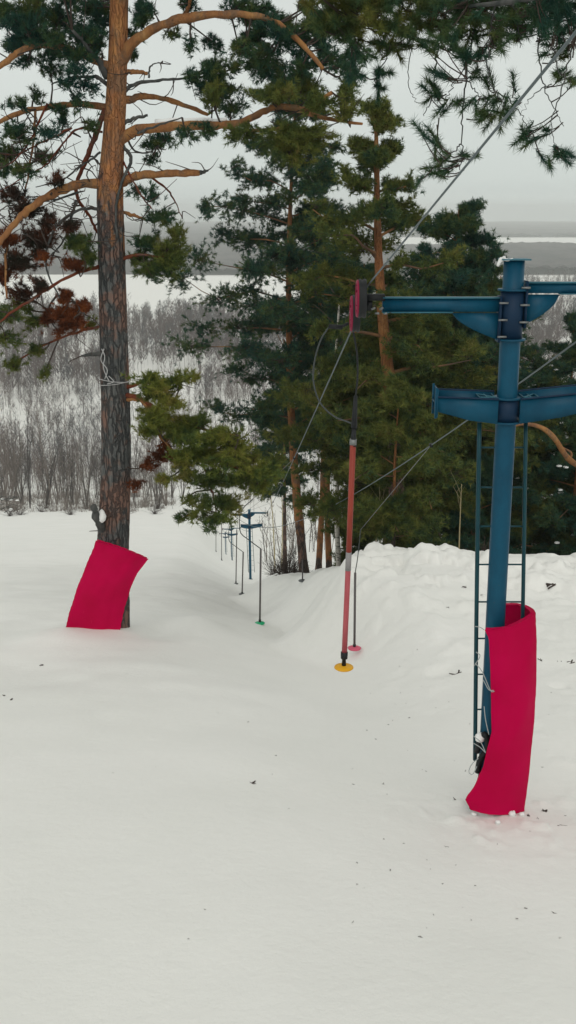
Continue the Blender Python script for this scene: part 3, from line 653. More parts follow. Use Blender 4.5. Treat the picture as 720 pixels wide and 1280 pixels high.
for p in [(205, 272, 22, 10), (222, 286, 20, 9), (185, 300, 20, 14), (210, 308, 28, 12), (175, 325, 16, 12), (205, 330, 34, 12), (228, 322, 18, 10), (185, 345, 26, 8), (215, 342, 20, 7)]:
    pad(*p, k='g' if p[1] < 305 and RNG.random() < .6 else 'o', yo=RNG.uniform(-.5, .2), dens=1.3)
for p in [(30, 265, 26, 14), (15, 245, 20, 12), (45, 300, 24, 22), (25, 330, 26, 18), (60, 280, 14, 12), (70, 225, 14, 8), (25, 365, 26, 12), (50, 355, 16, 12)]:
    pad(*p, k='b', yo=RNG.uniform(-.9, .4), dens=1.2)
for p in [(97, 305, 24, 14), (110, 320, 14, 10), (90, 285, 18, 8)]: pad(*p, k='b' if p[1] < 300 else 'o', yo=-.4, dens=1.6)
for p in [(92, 330, 16, 7), (80, 395, 20, 10), (98, 405, 16, 9), (75, 415, 12, 8), (80, 372, 10, 12), (105, 385, 10, 8), (62, 400, 12, 8), (198, 572, 16, 7), (188, 580, 12, 5), (173, 606, 10, 5), (205, 560, 8, 8)]:
    pad(*p, k='d', yo=-.3, dens=2.2)
for p in [(12, 395, 26, 14), (40, 405, 20, 10), (8, 425, 26, 12), (40, 440, 22, 9), (15, 458, 28, 9), (55, 470, 16, 6), (25, 385, 20, 8), (112, 405, 12, 8)]:
    pad(*p, k='o', yo=RNG.uniform(-.4, .8), dens=.8)
for k in range(22):
    t_ = RNG.random(); pad(lerp_(185, 320, t_) + RNG.normal(0, 14), lerp_(515, 605, t_) + RNG.normal(0, 20), 20, 10, 'v', -1.4 + RNG.uniform(-.6, .6), 1.2)
for p in [(185, 474, 26, 7), (215, 478, 24, 8), (238, 472, 16, 6), (180, 492, 18, 7), (190, 520, 18, 10), (212, 508, 20, 10), (240, 525, 26, 10), (265, 545, 26, 10), (225, 548, 24, 10), (285, 550, 26, 12),
          (248, 572, 26, 12), (280, 578, 30, 12), (310, 575, 26, 14), (330, 590, 22, 12), (265, 600, 28, 12), (300, 600, 30, 12), (330, 596, 20, 8), (240, 600, 18, 10), (280, 628, 26, 10), (290, 634, 14, 9), (255, 628, 18, 9), (232, 628, 12, 7), (245, 648, 12, 6), (272, 650, 16, 7), (282, 650, 14, 6), (225, 650, 7, 5), (205, 600, 12, 8), (262, 660, 10, 4), (345, 575, 16, 10)]:
    pad(*p, k='v' if RNG.random() < .75 else 'o', yo=-1.5 + RNG.uniform(-.5, .5), dens=1.4)
for k in range(26): pad(RNG.uniform(30, 300), RNG.uniform(-280, -30), 34, 16, 'g', RNG.uniform(-1.5, 1.5), .7, K=12)
for P_, R_ in paths[1:]:
    for k in range(max(2, len(P_) // 5)):
        i = int(RNG.integers(len(P_) // 4, len(P_))); d = norm(RNG.normal(size=3) * [1, .8, .8]); L_ = RNG.uniform(.15, .6)
        twg.tube(spline([P_[i], P_[i] + d * L_ * .5 + RNG.normal(0, .04, 3), P_[i] + d * L_ + RNG.normal(0, .08, 3)], 6), np.linspace(.011, .004, 6), 4, cap=False)
for k in range(60):
    c = at(RNG.uniform(-10, 128), RNG.uniform(140, 330), Y0 + RNG.uniform(-.8, .8)); d_, rt_, _ = nearest(paths, c)
    twg.tube(spline([rt_, (rt_ + c) / 2 + RNG.normal(0, .12, 3), c, c + RNG.normal(0, .25, 3)], 9), np.linspace(.014, .005, 9), 4, cap=False)
twg.build('twigs', M_TWIG, pine); kinds['g'].build('crown', M_NEED, pine); kinds['o'].build('olive_foliage', M_NEED2, pine)
kinds['v'].build('yellowish_foliage', M_NEED3, pine); kinds['d'].build('dead_foliage', M_DEAD, pine); kinds['b'].build('brown_foliage', M_DARKN, pine)
# snow lying behind the stub
MB().lathe(at(127, 645, Y0 - .35), [(.02, -.13), (.07, -.08), (.09, 0), (.05, .1), (.01, .14)], 10).build('snow_patch', M_CLOD, pine, smooth=True)
# snow along the big limb
Ls = L4[8:20]; MB().tube(Ls + [0, 0, .085], np.linspace(.05, .025, len(Ls)), 7, rough=.2).build('snow_patch', M_CLOD, pine, smooth=True)
# wire round the trunk
wr = MB(); tr = 18.2 / 66.5
for (pz, tilt, rr) in ((478, .03, 1.04), (474, -.04, 1.05)):
    c = at(142.5, pz, Y0); a = np.linspace(0, 2 * pi, 30); wr.tube(np.stack([c[0] + tr * rr * np.cos(a), c[1] + tr * rr * np.sin(a), c[2] + tilt * np.cos(a)], -1), .008, 5)
for q in ([(127, 436), (131, 446), (129, 458), (133, 470), (137, 477)], [(130, 436), (126, 450), (134, 462), (131, 474)], [(136, 470), (142, 477), (134, 480)]):
    wr.tube(spline([at(a, b, Y0 - .33) for a, b in q], 14), .009, 5)
tag(wr.build('wire', M_WIRE, None, origin=at(140, 478, Y0)), 'pale wire twisted round the big pine trunk at its dead stub', 'wire')

# left mat
def lerp(a, b, t): return a + (b - a) * t
def edge(pts, t): P = np.array(pts, float); s = np.linspace(0, 1, len(P)); return np.array([np.interp(t, s, P[:, 0]), np.interp(t, s, P[:, 1])])
LE = [(122, 675), (110, 708), (99, 735), (89, 765), (83, 789)]; RE = [(183, 697), (170, 714), (161, 733), (155, 756), (147, 798)]
na, nb_ = 34, 26; G = np.zeros((na, nb_, 3))
for i in range(na):
    t = i / (na - 1); l = edge(LE, t); r = edge(RE, t)
    for j in range(nb_):
        s = j / (nb_ - 1); px, py = lerp(l, r, s)
        py += 3.0 * math.sin(pi * s) * (t > .5) * (t - .5) - 1.5 * sin(pi * s) * (1 - t)
        yo = -.42 - .10 * math.sin(pi * s) + .10 * (t - .5) + .02 * math.sin(7 * t + 3 * s) + .10 * max(0, s - .8) * 5 * (1 - t)
        G[i, j] = at(px, py, Y0 + yo + .018 * vn(s * 4 + 2 * t, t * 5, 3) + .012 * vn(s * 9, t * 3 + s * 3, 4))
mt = MB().grid(G, .055).build('crash_mat', M_VINYL, None, smooth=True, origin=at(115, 790, Y0 - .4)); bevel(mt, .012)
tag(mt, 'red mat tilted against the foot of the big left pine', 'safety mat', 'red padding mats')

# ------------------------------------------------------------------ lift tower (local metres, pole foot at origin)
pb = at(610, 950, 9.5); ptop = at(643, 325, 9.5); TX = (pb[0] + ptop[0]) / 2; TZ = gz(TX, 9.5) - .2
print('pole x', pb[0], ptop[0], 'ground', TZ)
T1 = thing('lift_tower', (TX, 9.5, TZ), 'near blue steel lift tower with two pairs of arms and side ladder', 'ski lift tower', 'ski lift towers down the slope')
def lean(z): return pb[0] + (ptop[0] - pb[0]) * (z - pb[2]) / (ptop[2] - pb[2])
def zz(py, px=636): return at(px, py, 9.5)[2]
def xx(px, py): return at(px, py, 9.5)[0]
zs = [TZ, zz(700), zz(528), zz(425), zz(326)]
MB().tube([(lean(z), 9.5, z) for z in np.linspace(TZ, zs[-1], 12)], .093, 32).build('pole', M_BLUE, T1, smooth=True).data.polygons.foreach_get
def auto_smooth(o):
    pass
cx = lambda z: lean(z)
tpz = zz(324); b = MB(); b.box((cx(tpz), 9.5, tpz), (.25, .25, .012)); bevel(b.build('top_plate', M_EDGE, T1), .003)
# collars
for p1, p2, r in ((362, 424, .106), (497, 527, .112)):
    z1, z2 = zz(p1), zz(p2); MB().lathe((cx(z1), 9.5, 0), [(.094, z2), (r, z2), (r, z1), (.094, z1)], 28).build('collar', M_BLUED, T1)
for p in (362, 424, 497, 527):
    z = zz(p); MB().lathe((cx(z), 9.5, z), [(.094, -.008), (.135, -.008), (.135, .008), (.094, .008)], 28).build('flange', M_BLUE, T1)
def upper_arm(sgn, xo, xi, ztop, hgt, zg, xg):
    b = MB(); L_, R_ = sorted((xo, xi))
    b.box(((L_ + R_) / 2, 9.5, ztop - hgt / 2), (R_ - L_, .07, hgt - .012))
    a = b.build('crossarm', M_BLUE, T1)
    f = MB(); f.box(((L_ + R_) / 2, 9.5, ztop), (R_ - L_, .12, .010)); xm = xg if sgn < 0 else xg
    f.box(((xo + xm) / 2, 9.5, ztop - hgt), (abs(xm - xo), .12, .010)); f.build('edge_flange', M_EDGE, a)
    g = []                                               # curved gusset
    for t in np.linspace(0, 1, 10): g.append((xg + (xi - xg) * t, ztop - hgt - (ztop - hgt - zg) * (t ** (.6 if sgn < 0 else .55))))
    poly = [(xi, ztop - hgt - .008), (xg, ztop - hgt - .008)] + g[1:]
    if sgn > 0: poly = poly[::-1]
    MB().prism(poly, 9.488, 9.512).build('gusset', M_BLUE, a)
    e = MB(); e.box((xi + .008 * -sgn * -1, 9.5, (ztop + zg) / 2), (.016, .17, ztop - zg + .03)); e.build('end_plate', M_BLUED, a)
    bm = MB()
    for bz_ in np.linspace(zg + .04, ztop - .04, 3):
        MB().tube([(xi - sgn * .05, 9.395, bz_), (xi + sgn * .03, 9.395, bz_)], .010, 6).build('bolt', M_STEEL, a)
    return a
zt_ = zz(372)
aL = upper_arm(-1, xx(478, 380), cx(zt_) - .105, zt_, zz(372) - zz(390), zz(425), xx(565, 390))
zr_ = zz(353); aR = upper_arm(1, cx(zr_) + 1.30, cx(zr_) + .105, zr_, zz(353) - zz(367), zz(407), cx(zr_) + .42)
def lower_arm(sgn, xo, tilt):
    z1 = zz(497); zb1 = zz(527); xi = cx(z1) + sgn * .10; hb_ = z1 - zb1
    n_ = 'catch_tray'; b = MB(); up_ = tilt
    def P(x, z): return (x, z + (abs(x - xi) / abs(xo - xi)) * up_)
    for yk, zk in ((9.5 - .11, 0), (9.5 + .10, .035)):
        poly = [P(xi, zb1), P(xi + (xo - xi) * .45, zb1 + hb_ * .1), P(xo, zb1 + hb_ * .42), P(xo, z1 + zk), P(xi, z1 + zk)]
        if sgn < 0: poly = poly[::-1]
        b.prism(poly, yk - .005, yk + .005)
    f1 = np.array([[P(xi, zb1 + .01), P(xo, zb1 + hb_ * .44)]])
    a = b.build(n_, M_BLUED if False else M_BLUE, T1)
    bb = MB(); Gg = np.array([[(x_, y_, z_) for y_ in (9.396, 9.594)] for x_, z_ in (P(xi, zb1 + .05), P(xi + (xo - xi) * .5, zb1 + .075), P(xo, zb1 + hb_ * .5))])
    bb.grid(Gg, .008).build('tray_floor', M_BLUED, a)
    fl = MB(); 
    for yk, zk in ((9.5 - .125, .006), (9.5 + .115, .041)):
        p0, p1 = P(xi, z1 + zk), P(xo, z1 + zk); fl.sticks([(p0[0], yk, p0[1])], [(p1[0], yk, p1[1])], .009, .009, 4)
    fl.build('rim', M_BLUED, a)
    zo = P(xo, z1)[1]
    ep = MB(); ep.box((xo, 9.5, zo - .055), (.010, .24, .26)); ep.box((xo + sgn * .012, 9.5 - .10, zo - .055), (.02, .015, .28)); ep.box((xo + sgn * .012, 9.5 + .10, zo - .045), (.02, .015, .28)); ep.box((xo + sgn * .012, 9.5, zo - .05), (.016, .2, .016)); ep.build('end_plate', M_BLUE, a)
    gr = MB()                                            # little pale step grating at the pole
    x0, x1 = xi + sgn * .03, xi + sgn * .17; zg_ = z1 + .02
    for (p, q) in (((x0, 9.4), (x1, 9.4)), ((x1, 9.4), (x1, 9.6)), ((x1, 9.6), (x0, 9.6)), ((x0, 9.6), (x0, 9.4)), ((x0, 9.4), (x1, 9.6)), (((x0 + x1) / 2, 9.4), ((x0 + x1) / 2, 9.6))):
        gr.sticks([(p[0], p[1], zg_)], [(q[0], q[1], zg_)], .006, .006, 4)
    gr.build('step_grate', M_EDGE, a)
lower_arm(-1, xx(545, 497), .02); lower_arm(1, cx(0) + .95, .085)
# ladder rails and rungs
zl0 = zz(527)
def rail(pxt, pxb, zb_, sgn, yk):
    xt = xx(pxt, 540); zt2 = zz(528); xb = xx(pxb, 945)
    P = spline([(xt, yk, zt2), ((xt + xb) / 2 + .004 * sgn, yk, (zt2 + zb_) / 2), (xb, yk, zb_)], 10)
    MB().tube(P, .021 if sgn < 0 else .019, 10).build('rail', M_TEAL, T1, smooth=True); return P
rl = rail(598.6, 594, zz(950), -1, 9.5); rr = rail(656.5, 650, zz(950), 1, 9.5)
for z in np.arange(zz(930), zz(545), .385):
    xl_ = np.interp(-z, -rl[:, 2], rl[:, 0]); xr_ = np.interp(-z, -rr[:, 2], rr[:, 0])
    MB().tube([(xl_, 9.5 + .004, z), (xr_, 9.5 + .004, z)], .0085, 8).build('rung', M_TEAL, T1, smooth=True)
MB().lathe((cx(TZ), 9.5, 0), [(.094, TZ + .1), (.17, TZ + .1), (.17, TZ + .22), (.094, TZ + .22)], 20).build('foot_flange', M_TEAL, T1)
# wheel battery at the left arm end
brk = MB(); xw = xx(449, 380); brk.box(((xx(455, 371) + xx(480, 371)) / 2, 9.5, zz(371.5)), (xx(480, 371) - xx(455, 371) + .01, .09, .055))
brk.box((xx(462, 382), 9.5, zz(381)), (.05, .04, .10)); bk = brk.build('wheel_bracket', M_BLACK, T1); 
for i in range(4): MB().tube([(xx(464 + i * 5, 385), 9.46, zz(386 + i % 2 * 5)), (xx(468 + i * 5, 385), 9.44, zz(384 + i % 2 * 7))], .011, 6).build('bolt', M_STEEL, bk)
RX = np.array([[0, 0, 1], [0, 1, 0], [-1, 0, 0]], float)
for (yo, p, px_) in ((-.20, 371, 450.5), (.20, 392, 446.5)):
    c = (xx(px_, p), 9.5 + yo, zz(p) if yo < 0 else at(px_, p, 9.5 + yo)[2])
    tyre = MB().lathe(c, [(.10, -.03), (.165, -.034), (.172, -.02), (.160, 0), (.172, .02), (.165, .034), (.10, .03)], 30, RX).build('wheel', M_BLACK, T1, smooth=True)
    h = MB(); h.lathe((c[0] - .038, c[1], c[2]), [(.015, -.012), (.05, -.012), (.055, -.004), (.055, .004), (.015, .010)], 20, RX)
    for k in range(6):
        a = k * pi / 3; h.box((c[0] - .038, c[1] + .10 * cos(a), c[2] + .10 * sin(a)), (.012, .10 if abs(cos(a)) > .5 else .03, .03 if abs(cos(a)) > .5 else .10))
    a = np.linspace(0, 2 * pi, 31); h.tube(np.stack([np.full(31, c[0] - .038), c[1] + .150 * np.cos(a), c[2] + .150 * np.sin(a)], -1), .014, 6)
    h.build('wheel_disc', M_WHEEL, tyre)
MB().box((xx(452.5, 380), 9.5, zz(380)), (.012, .46, .05), np.array([[1, 0, 0], [0, cos(-.28), -sin(-.28)], [0, sin(-.28), cos(-.28)]])).build('rocker_bar', M_BLACK, T1)
# right arm carries the same wheels further out (beyond the frame)
cR = np.array([cx(zr_) + 1.38, 9.5, zr_ - .05])
for yo in (-.2, .2): MB().lathe(cR + [0, yo, -.05], [(.02, -.03), (.165, -.034), (.172, -.02), (.160, 0), (.172, .02), (.165, .034), (.02, .03)], 24, RX).build('wheel', M_BLACK, T1)
# frost lump on the top plate
MB().tube(spline([at(622, 333, 9.45), at(625, 326, 9.45), at(629, 323, 9.45), at(634, 325, 9.4), at(641, 323, 9.4)], 12), [.01, .02, .014, .018, .02, .012, .018, .012, .014, .01, .008, .006], 6, rough=.4).build('snow_patch', M_CLOD, T1, smooth=True)
# farther towers: copies
towers = [T1]
for (px, Y, lab) in ((312.5, 75, 'second blue tower down the slope, small beyond the hanging sticks'), (290, 156, 'third tower down the slope, tiny and left of the second'), (282.5, 234, 'farthest tiny lift tower, leftmost of the row')):
    c = copy_tree(T1); x = at(px, 700, Y)[0]
    c.location = (x, Y, gz(x, Y) - .2); c['label'] = lab; towers.append(c)

# right mat
LEm = [(606, 787), (611, 797), (613, 830), (613.5, 870), (614, 915), (609, 935), (603, 960), (592, 985), (581, 998), (588, 1011)]
tl_ = np.array([787, 797, 830, 870, 915, 935, 960, 985, 998, 1011]); 
REm = [(669, 764), (670.5, 800), (671, 850), (668, 900), (663, 950), (656, 1014)]; tr_ = np.array([764, 800, 850, 900, 950, 1014])
na, nb_ = 56, 40; G = np.zeros((na, nb_, 3)); zbm = gz(TX, 9.2) - .04
for i in range(na):
    t = i / (na - 1)
    pyl = 787 + (1011 - 787) * t; pyr = 764 + (1014 - 764) * t
    pxl = np.interp(pyl, tl_, [a for a, _ in LEm]); pxr = np.interp(pyr, tr_, [a for a, _ in REm])
    yl = 9.5 - .235 - .02 * math.sin(4 * t); A = at(pxl, pyl, yl); B = at(pxr, pyr, 9.5 - .10)
    zback = at(650, 752 + 250 * t, 9.5 + .2)[2]
    for j in range(nb_):
        s = j / (nb_ - 1)
        if s < .62:
            q = s / .62; p = A + (B - A) * q; bul = math.sin(pi * min(1, q * .93 + .02)) ** .8
            p = p + np.array([0, -.085 * bul - .06 * q * (1 - q), 0]); p[2] -= .05 * bul * .3 * (1 - t)
        else:
            q = (s - .62) / .38; a = q * pi * .62
            p = B + np.array([-.17 * (1 - cos(a)) * 1.15, .30 * sin(a) ** .9 if a < pi / 2 else .30 + .06 * (a - pi / 2), 0])
            ztop_back = at(640, 751, 9.8)[2]; p[2] = B[2] + (ztop_back - at(*(669, 764), 9.4)[2]) * q * (1 - t) 
        p[2] = max(p[2], zbm - .05)
        G[i, j] = p + RNG.normal(0, .0008, 3) + np.array([0, 1, 0]) * (.016 * vn(s * 5 + 2 * t, t * 6, 13) + .02 * abs(vn(s * 3, t * 9 + 1.5 * s, 14)) * (.3 + t * .5))
mt2 = MB().grid(G, -.045).build('crash_mat', M_VINYL, None, smooth=True, origin=(TX, 9.4, zbm)); bevel(mt2, .015, 3)
tag(mt2, 'tall red mat wrapped and tied round the near blue tower foot', 'safety mat', 'red padding mats')
for q in ([(594, 783), (600, 784), (605, 787)], [(594, 829), (603, 840), (613, 863), (618, 864)], [(593, 832), (600, 820), (595, 815)], [(604, 850), (611, 862), (617, 863)], [(605, 883), (607, 900), (611, 918)], [(592, 920), (601, 928), (607, 941)], [(592, 929), (600, 934), (607, 941)], [(598, 948), (590, 955), (586, 965), (591, 968), (596, 958)]):
    MB().tube(spline([at(a, b, 9.19) for a, b in q], 10), .0045, 5).build('tie_cord', M_CORD, mt2, origin=(TX, 9.4, zbm))
kn = MB().lathe(at(600, 922, 9.42), [(.01, -.05), (.045, -.03), (.05, .02), (.02, .05)], 10).build('snow_patch', M_CLOD, T1, smooth=True)
# dark patch at the ladder foot, built as a thick black loop
MB().tube(spline([at(596, 940, 9.45), at(600, 925, 9.42), at(607, 918, 9.40), at(609, 935, 9.4), at(600, 950, 9.42), at(597, 965, 9.45)], 20), .03, 8).build('dark_loop', M_BLACK, T1, smooth=True)

# ------------------------------------------------------------------ ropes
def arm_tip(i, sgn):
    o = towers[i]; l = np.array(o.location) - np.array(T1.location) if i else np.zeros(3)
    base = np.array([xx(452, 372), 9.5, zz(352)]) if sgn < 0 else cR + [0, 0, .13]
    return base + l
def span(A, B, sag, n=30):
    t = np.linspace(0, 1, n)[:, None]; return A * (1 - t) + B * t - np.array([0, 0, 1]) * 4 * sag * t * (1 - t)
upA = at(720, 40, 3.1); a0 = at(462, 354, 9.35); dirU = (upA - a0); 
ropeA = np.concatenate([[a0 + dirU * 2.2], span(a0 + dirU * 1.3, a0, 0.0, 6), [at(449, 372, 9.5) + [0, 0, .0], at(441, 409, 9.9)]])
t2 = arm_tip(1, 1) ; P2 = span(at(441, 409, 9.9), t2, 0.15, 24)[1:]
P3 = span(t2, arm_tip(2, 1), 1.0)[1:]; P4 = span(arm_tip(2, 1), arm_tip(3, 1), 1.0)[1:]
ropeP = np.concatenate([ropeA, P2, P3, P4]); rr_ = np.interp(ropeP[:, 1], [0, 5, 12, 40, 240], [.005, .0055, .0085, .012, .02])
tag(MB().tube(ropeP, rr_, 7).build('tow_rope', M_ROPE, None, origin=ropeP[4], smooth=True), 'steel tow rope over the wheels of the near tower left arm', 'cable', 'tow ropes of the lift')
r0_ = arm_tip(0, -1) * 0 + cR + [0, 0, .13]; t2b = arm_tip(1, -1)
R2 = np.concatenate([span(r0_ - [(-1.0), 14, -3.2], r0_, 0, 5), span(r0_, t2b, 1.75, 40)[1:], span(t2b, arm_tip(2, -1), 1.2)[1:], span(arm_tip(2, -1), arm_tip(3, -1), 1.2)[1:]])
tag(MB().tube(R2, np.interp(R2[:, 1], [0, 12, 40, 240], [.009, .010, .013, .02]), 7).build('tow_rope', M_ROPE, None, origin=r0_, smooth=True), 'sagging return rope passing behind the near blue pole', 'cable', 'tow ropes of the lift')

# ------------------------------------------------------------------ tow sticks
Yh = 10.0; g0 = at(424, 408, Yh)
hg = thing('tow_hanger', at(436, 405, Yh), 'big near orange and pink tow stick with round yellow seat', 'tow bar', 'tow bars hanging from the ropes')
def HP(l, dy=0): return [at(a, b, Yh + dy) for a, b in l]
b = MB(); b.tube(HP([(411, 408), (428, 409)]), .022, 10); b.tube(HP([(425, 409), (436, 404)]), .014, 8); b.build('grip', M_BLACK, hg, smooth=True)
MB().tube(spline(HP([(411, 409), (401, 425), (393, 452), (392, 478), (400, 503), (417, 520), (434, 527), (442, 530)]), 36), .008, 8).build('hoop', M_DSTEEL, hg, smooth=True)
MB().tube(spline(HP([(441, 412), (446, 440), (447, 470), (444, 500), (443, 520)]), 20), .009, 8).build('cord', M_BLACK, hg, smooth=True)
b = MB(); b.tube(HP([(444.5, 495), (442.5, 535)]), [.018, .030], 12); b.tube(HP([(442.5, 535), (441.5, 558)]), [.020, .030], 12); b.build('spring_housing', M_BLACK, hg, smooth=True)
MB().tube(HP([(441.5, 549), (441.2, 556)]), .034, 12).build('clamp_ring', M_STEEL, hg, smooth=True)
MB().tube(HP([(441.2, 556), (436, 691)]), [.030, .028], 14).build('upper_stick', M_ORANGE, hg, smooth=True)
MB().tube(HP([(436, 690), (435, 713)]), .030, 14).build('tape', M_TAPE, hg, smooth=True)
MB().tube(HP([(435, 713), (430.5, 816)]), [.028, .029], 14).build('lower_stick', M_PINK, hg, smooth=True)
b = MB(); b.tube(HP([(430.5, 815), (430.3, 819), (430.2, 823), (430, 824), (429.8, 833)]), [.037, .037, .035, .020, .024], 12); b.build('neck', M_BLACK, hg, smooth=True)
dz = at(429.8, 834, Yh); MB().lathe(dz, [(.02, .022), (.06, .018), (.098, .006), (.102, -.004), (.09, -.014), (.02, -.016)], 32).build('seat_disc', M_YEL, hg, smooth=True)

def small_hanger(ptop_, pbot, px0, px1, Y, disc, label, rope, hoop=None, r=.022):
    A = at(px0, ptop_, Y); B = at(px1, pbot, Y)
    g = gz(B[0], Y) + .03
    if B[2] < g: B = B + [0, 0, g - B[2]]
    i = int(np.argmin(np.abs(rope[:, 1] - Y))); j = i + 1 if rope[i, 1] < Y else i - 1; f = (Y - rope[i, 1]) / (rope[j, 1] - rope[i, 1] + 1e-9); G0 = rope[i] * (1 - f) + rope[j] * f
    o = thing('tow_hanger', G0, label, 'tow bar', 'tow bars hanging from the ropes')
    MB().tube([G0 + [0, -.06, 0], G0 + [0, .06, 0]], .03, 8).build('grip', M_BLACK, o)
    hp = spline([A, A + [-.28, 0, .22], A + [-.50, 0, .45], A + [-.46, 0, .95], A + [-.18, 0, 1.25]] if hoop else [A, A + [0.04, 0, .3], A + [.08, 0, .8]], 14)
    MB().tube(hp, .012 if hoop else .009, 6).build('hoop', M_DSTEEL, o, smooth=True)
    MB().tube([hp[-1], G0], .005, 4).build('cord', M_STEEL, o)
    r = r * .9; MB().tube([A, A + (B - A) * .97], r, 8).build('stick', M_STK, o, smooth=True)
    MB().tube([A + (B - A) * .95, B], r * 1.3, 8).build('neck', M_BLACK, o, smooth=True)
    MB().lathe(B, [(.02, .03), (.09, .02), (.125, .004), (.12, -.012), (.02, -.02)], 20).build('seat_disc', disc, o, smooth=True)
rp1 = ropeP; rp2 = R2
small_hanger(686, 806, 326, 325, 24.0, M_GRN, 'grey tow stick with green disc seat, nearest of the left ones', rp1, True, .026)
small_hanger(690, 770, 304, 303, 35.0, M_GREY, 'thin tow stick left of the green seated one', rp1, True, .026)
small_hanger(662, 735, 296, 295, 52.0, M_GREY, 'thin far tow stick just left of the second tower', rp1, False, .03)
small_hanger(716, 810, 444, 443, 17.5, M_PNKD, 'thin tow stick with pink disc seat behind the big orange one', rp2, False, .024)
small_hanger(700, 764, 378, 378, 29.0, M_GREY, 'thin tow stick in front of the tall middle pine trunk', rp2, False, .022)
small_hanger(655, 702, 277, 277, 100.0, M_GREY, 'faint far tow stick left of the third tower', rp1, False, .04)
small_hanger(652, 693, 270, 270, 120.0, M_GREY, 'faintest far tow stick, leftmost of the row', rp1, False, .04)

# ------------------------------------------------------------------ overhanging pine (trunk outside the frame)
ox, oy = 6.2, 8.2; oz = gz(ox, oy)
op = thing('pine_tree', (ox, oy, oz - .2), 'overhanging pine whose needled drooping boughs fill the top right corner', 'pine tree')
PO = spline([(ox, oy, oz - .2), (ox - .1, oy, oz + 4), (ox + .1, oy + .1, oz + 9), (ox, oy, oz + 15)], 30)
MB().tube(PO, np.linspace(.24, .05, 30), 16, rough=.04).build('trunk', bark('overhang_bark', 3, 6), op, smooth=True)
lb = MB(); tw = MB(); nd = MB(); ndo = MB(); ndd = MB(); pO = []
def Lb(pts, r0, r1, ys):
    Q = [at(a, b, y) for (a, b), y in zip(pts, ys)]; P = spline(Q, len(Q) * 6); P[1:-1] += RNG.normal(0, .008, P[1:-1].shape)
    R = np.linspace(r0, r1, len(P)); lb.tube(P, R, 6, cap=False); pO.append((P, R)); return P
t0 = np.array([ox, oy, oz + 6.6])
def tl(pts, ys, r0=.06, r1=.018):
    Q = [t0 + [0, 0, .1]] + [at(a, b, y) for (a, b), y in zip(pts, ys)]; P = spline(Q, 34); R = np.linspace(r0, r1, 34); lb.tube(P, R, 7, cap=False); pO.append((P, R))
tl([(780, -120), (690, -60), (600, -30), (520, -8), (440, 5), (405, 14)], [8.4, 8.8, 9.2, 9.6, 9.9, 10])
tl([(800, -60), (720, -20), (650, 0), (585, 8)], [8.2, 8.5, 8.8, 9.1], .05, .015)
DR = [([(600, 0), (590, 50), (583, 95), (579, 140), (577, 180), (575, 213)], .010), ([(505, -5), (495, 35), (480, 75), (470, 100)], .009), ([(560, 5), (548, 50), (545, 90), (538, 125), (530, 145)], .009),
      ([(620, 0), (612, 50), (610, 90), (622, 120), (636, 140)], .008), ([(674, 0), (672, 50), (678, 100), (690, 130), (705, 158)], .008), ([(715, 60), (702, 110), (690, 150), (695, 185)], .007),
      ([(640, 0), (645, 20), (650, 60)], .008), ([(455, 0), (450, 25), (440, 50)], .009), ([(530, 0), (520, 40), (510, 90), (515, 120), (528, 130)], .006), ([(600, 60), (570, 100), (555, 130), (548, 150)], .006),
      ([(577, 180), (560, 195), (545, 213)], .007), ([(622, 115), (640, 130), (655, 150), (665, 175)], .006), ([(690, 60), (700, 90), (712, 100)], .007), ([(583, 100), (600, 120), (618, 135)], .006), ([(690, 105), (665, 120), (650, 145)], .005)]
for pts, r in DR: Lb(pts, r, r * .35, [9.3 + .3 * math.sin(pts[0][0])] * len(pts))
def OT(px, py, n=4, s=14, dst=None, y=None, mb=None, droop=True):
    y = y or 9.3 + RNG.normal(0, .18)
    for k in range(n):
        c = at(px + RNG.normal(0, s), py + RNG.normal(0, s * .7), y + RNG.normal(0, .1)); d_, root, rr = nearest(pO, c)
        root = root + RNG.normal(0, .02, 3); m_ = (root + c) / 2 + [0, 0, -.02]
        tw.tube(spline([root, m_, c], 5), [.006, .005, .005, .004, .003], 4, cap=False)
        D = norm(c - root + RNG.normal(0, .05, 3)); tt = np.linspace(-.06, .07, 5)[:, None]
        (mb or nd).tufts(c + D * tt, np.repeat(D[None], 5, 0), .085, .0055, 30, .8)
for px in range(400, 730, 12):
    for py, n in ((-8, 3), (8, 3), (24, 3), (40, 2)):
        if px < 430 and py > 25: continue
        OT(px, py, n, 8, mb=(ndo if (px < 520 and RNG.random() < .5) else nd))
for (px, py, n) in [(410, 15, 3), (428, 28, 4), (445, 45, 4), (470, 60, 5), (455, 75, 4), (440, 88, 3), (475, 88, 5), (490, 60, 5), (500, 40, 4), (515, 55, 3), (468, 108, 3), (415, 35, 3), (432, 62, 3), (485, 35, 4), (470, 20, 4),
                    (545, 60, 4), (560, 45, 4), (590, 45, 4), (575, 60, 3), (600, 70, 4), (615, 45, 3), (545, 105, 4), (540, 120, 3), (560, 95, 2), (585, 75, 4), (598, 92, 3), (552, 140, 2), (575, 125, 2), (620, 125, 4), (635, 140, 3), (605, 140, 3), (625, 105, 3), (640, 128, 2), (615, 150, 2), (590, 130, 2), (540, 172, 3), (543, 180, 2), (575, 195, 3), (565, 202, 3), (550, 208, 3), (538, 216, 3), (685, 70, 3), (705, 97, 4), (715, 105, 2), (645, 48, 2), (660, 25, 3), (690, 30, 3), (700, 60, 3), (662, 172, 3), (665, 180, 2), (697, 185, 3), (700, 197, 3), (690, 198, 2), (655, 165, 2), (675, 165, 1), (700, 10, 4), (650, 5, 4), (680, 50, 3), (535, 30, 3), (525, 15, 3)]:
    OT(px, py, n, 7)
for (px, py, n) in [(545, 18, 3), (555, 28, 2), (665, 8, 3), (680, 15, 2), (600, 10, 3)]: OT(px, py, n, 7, mb=ndd)
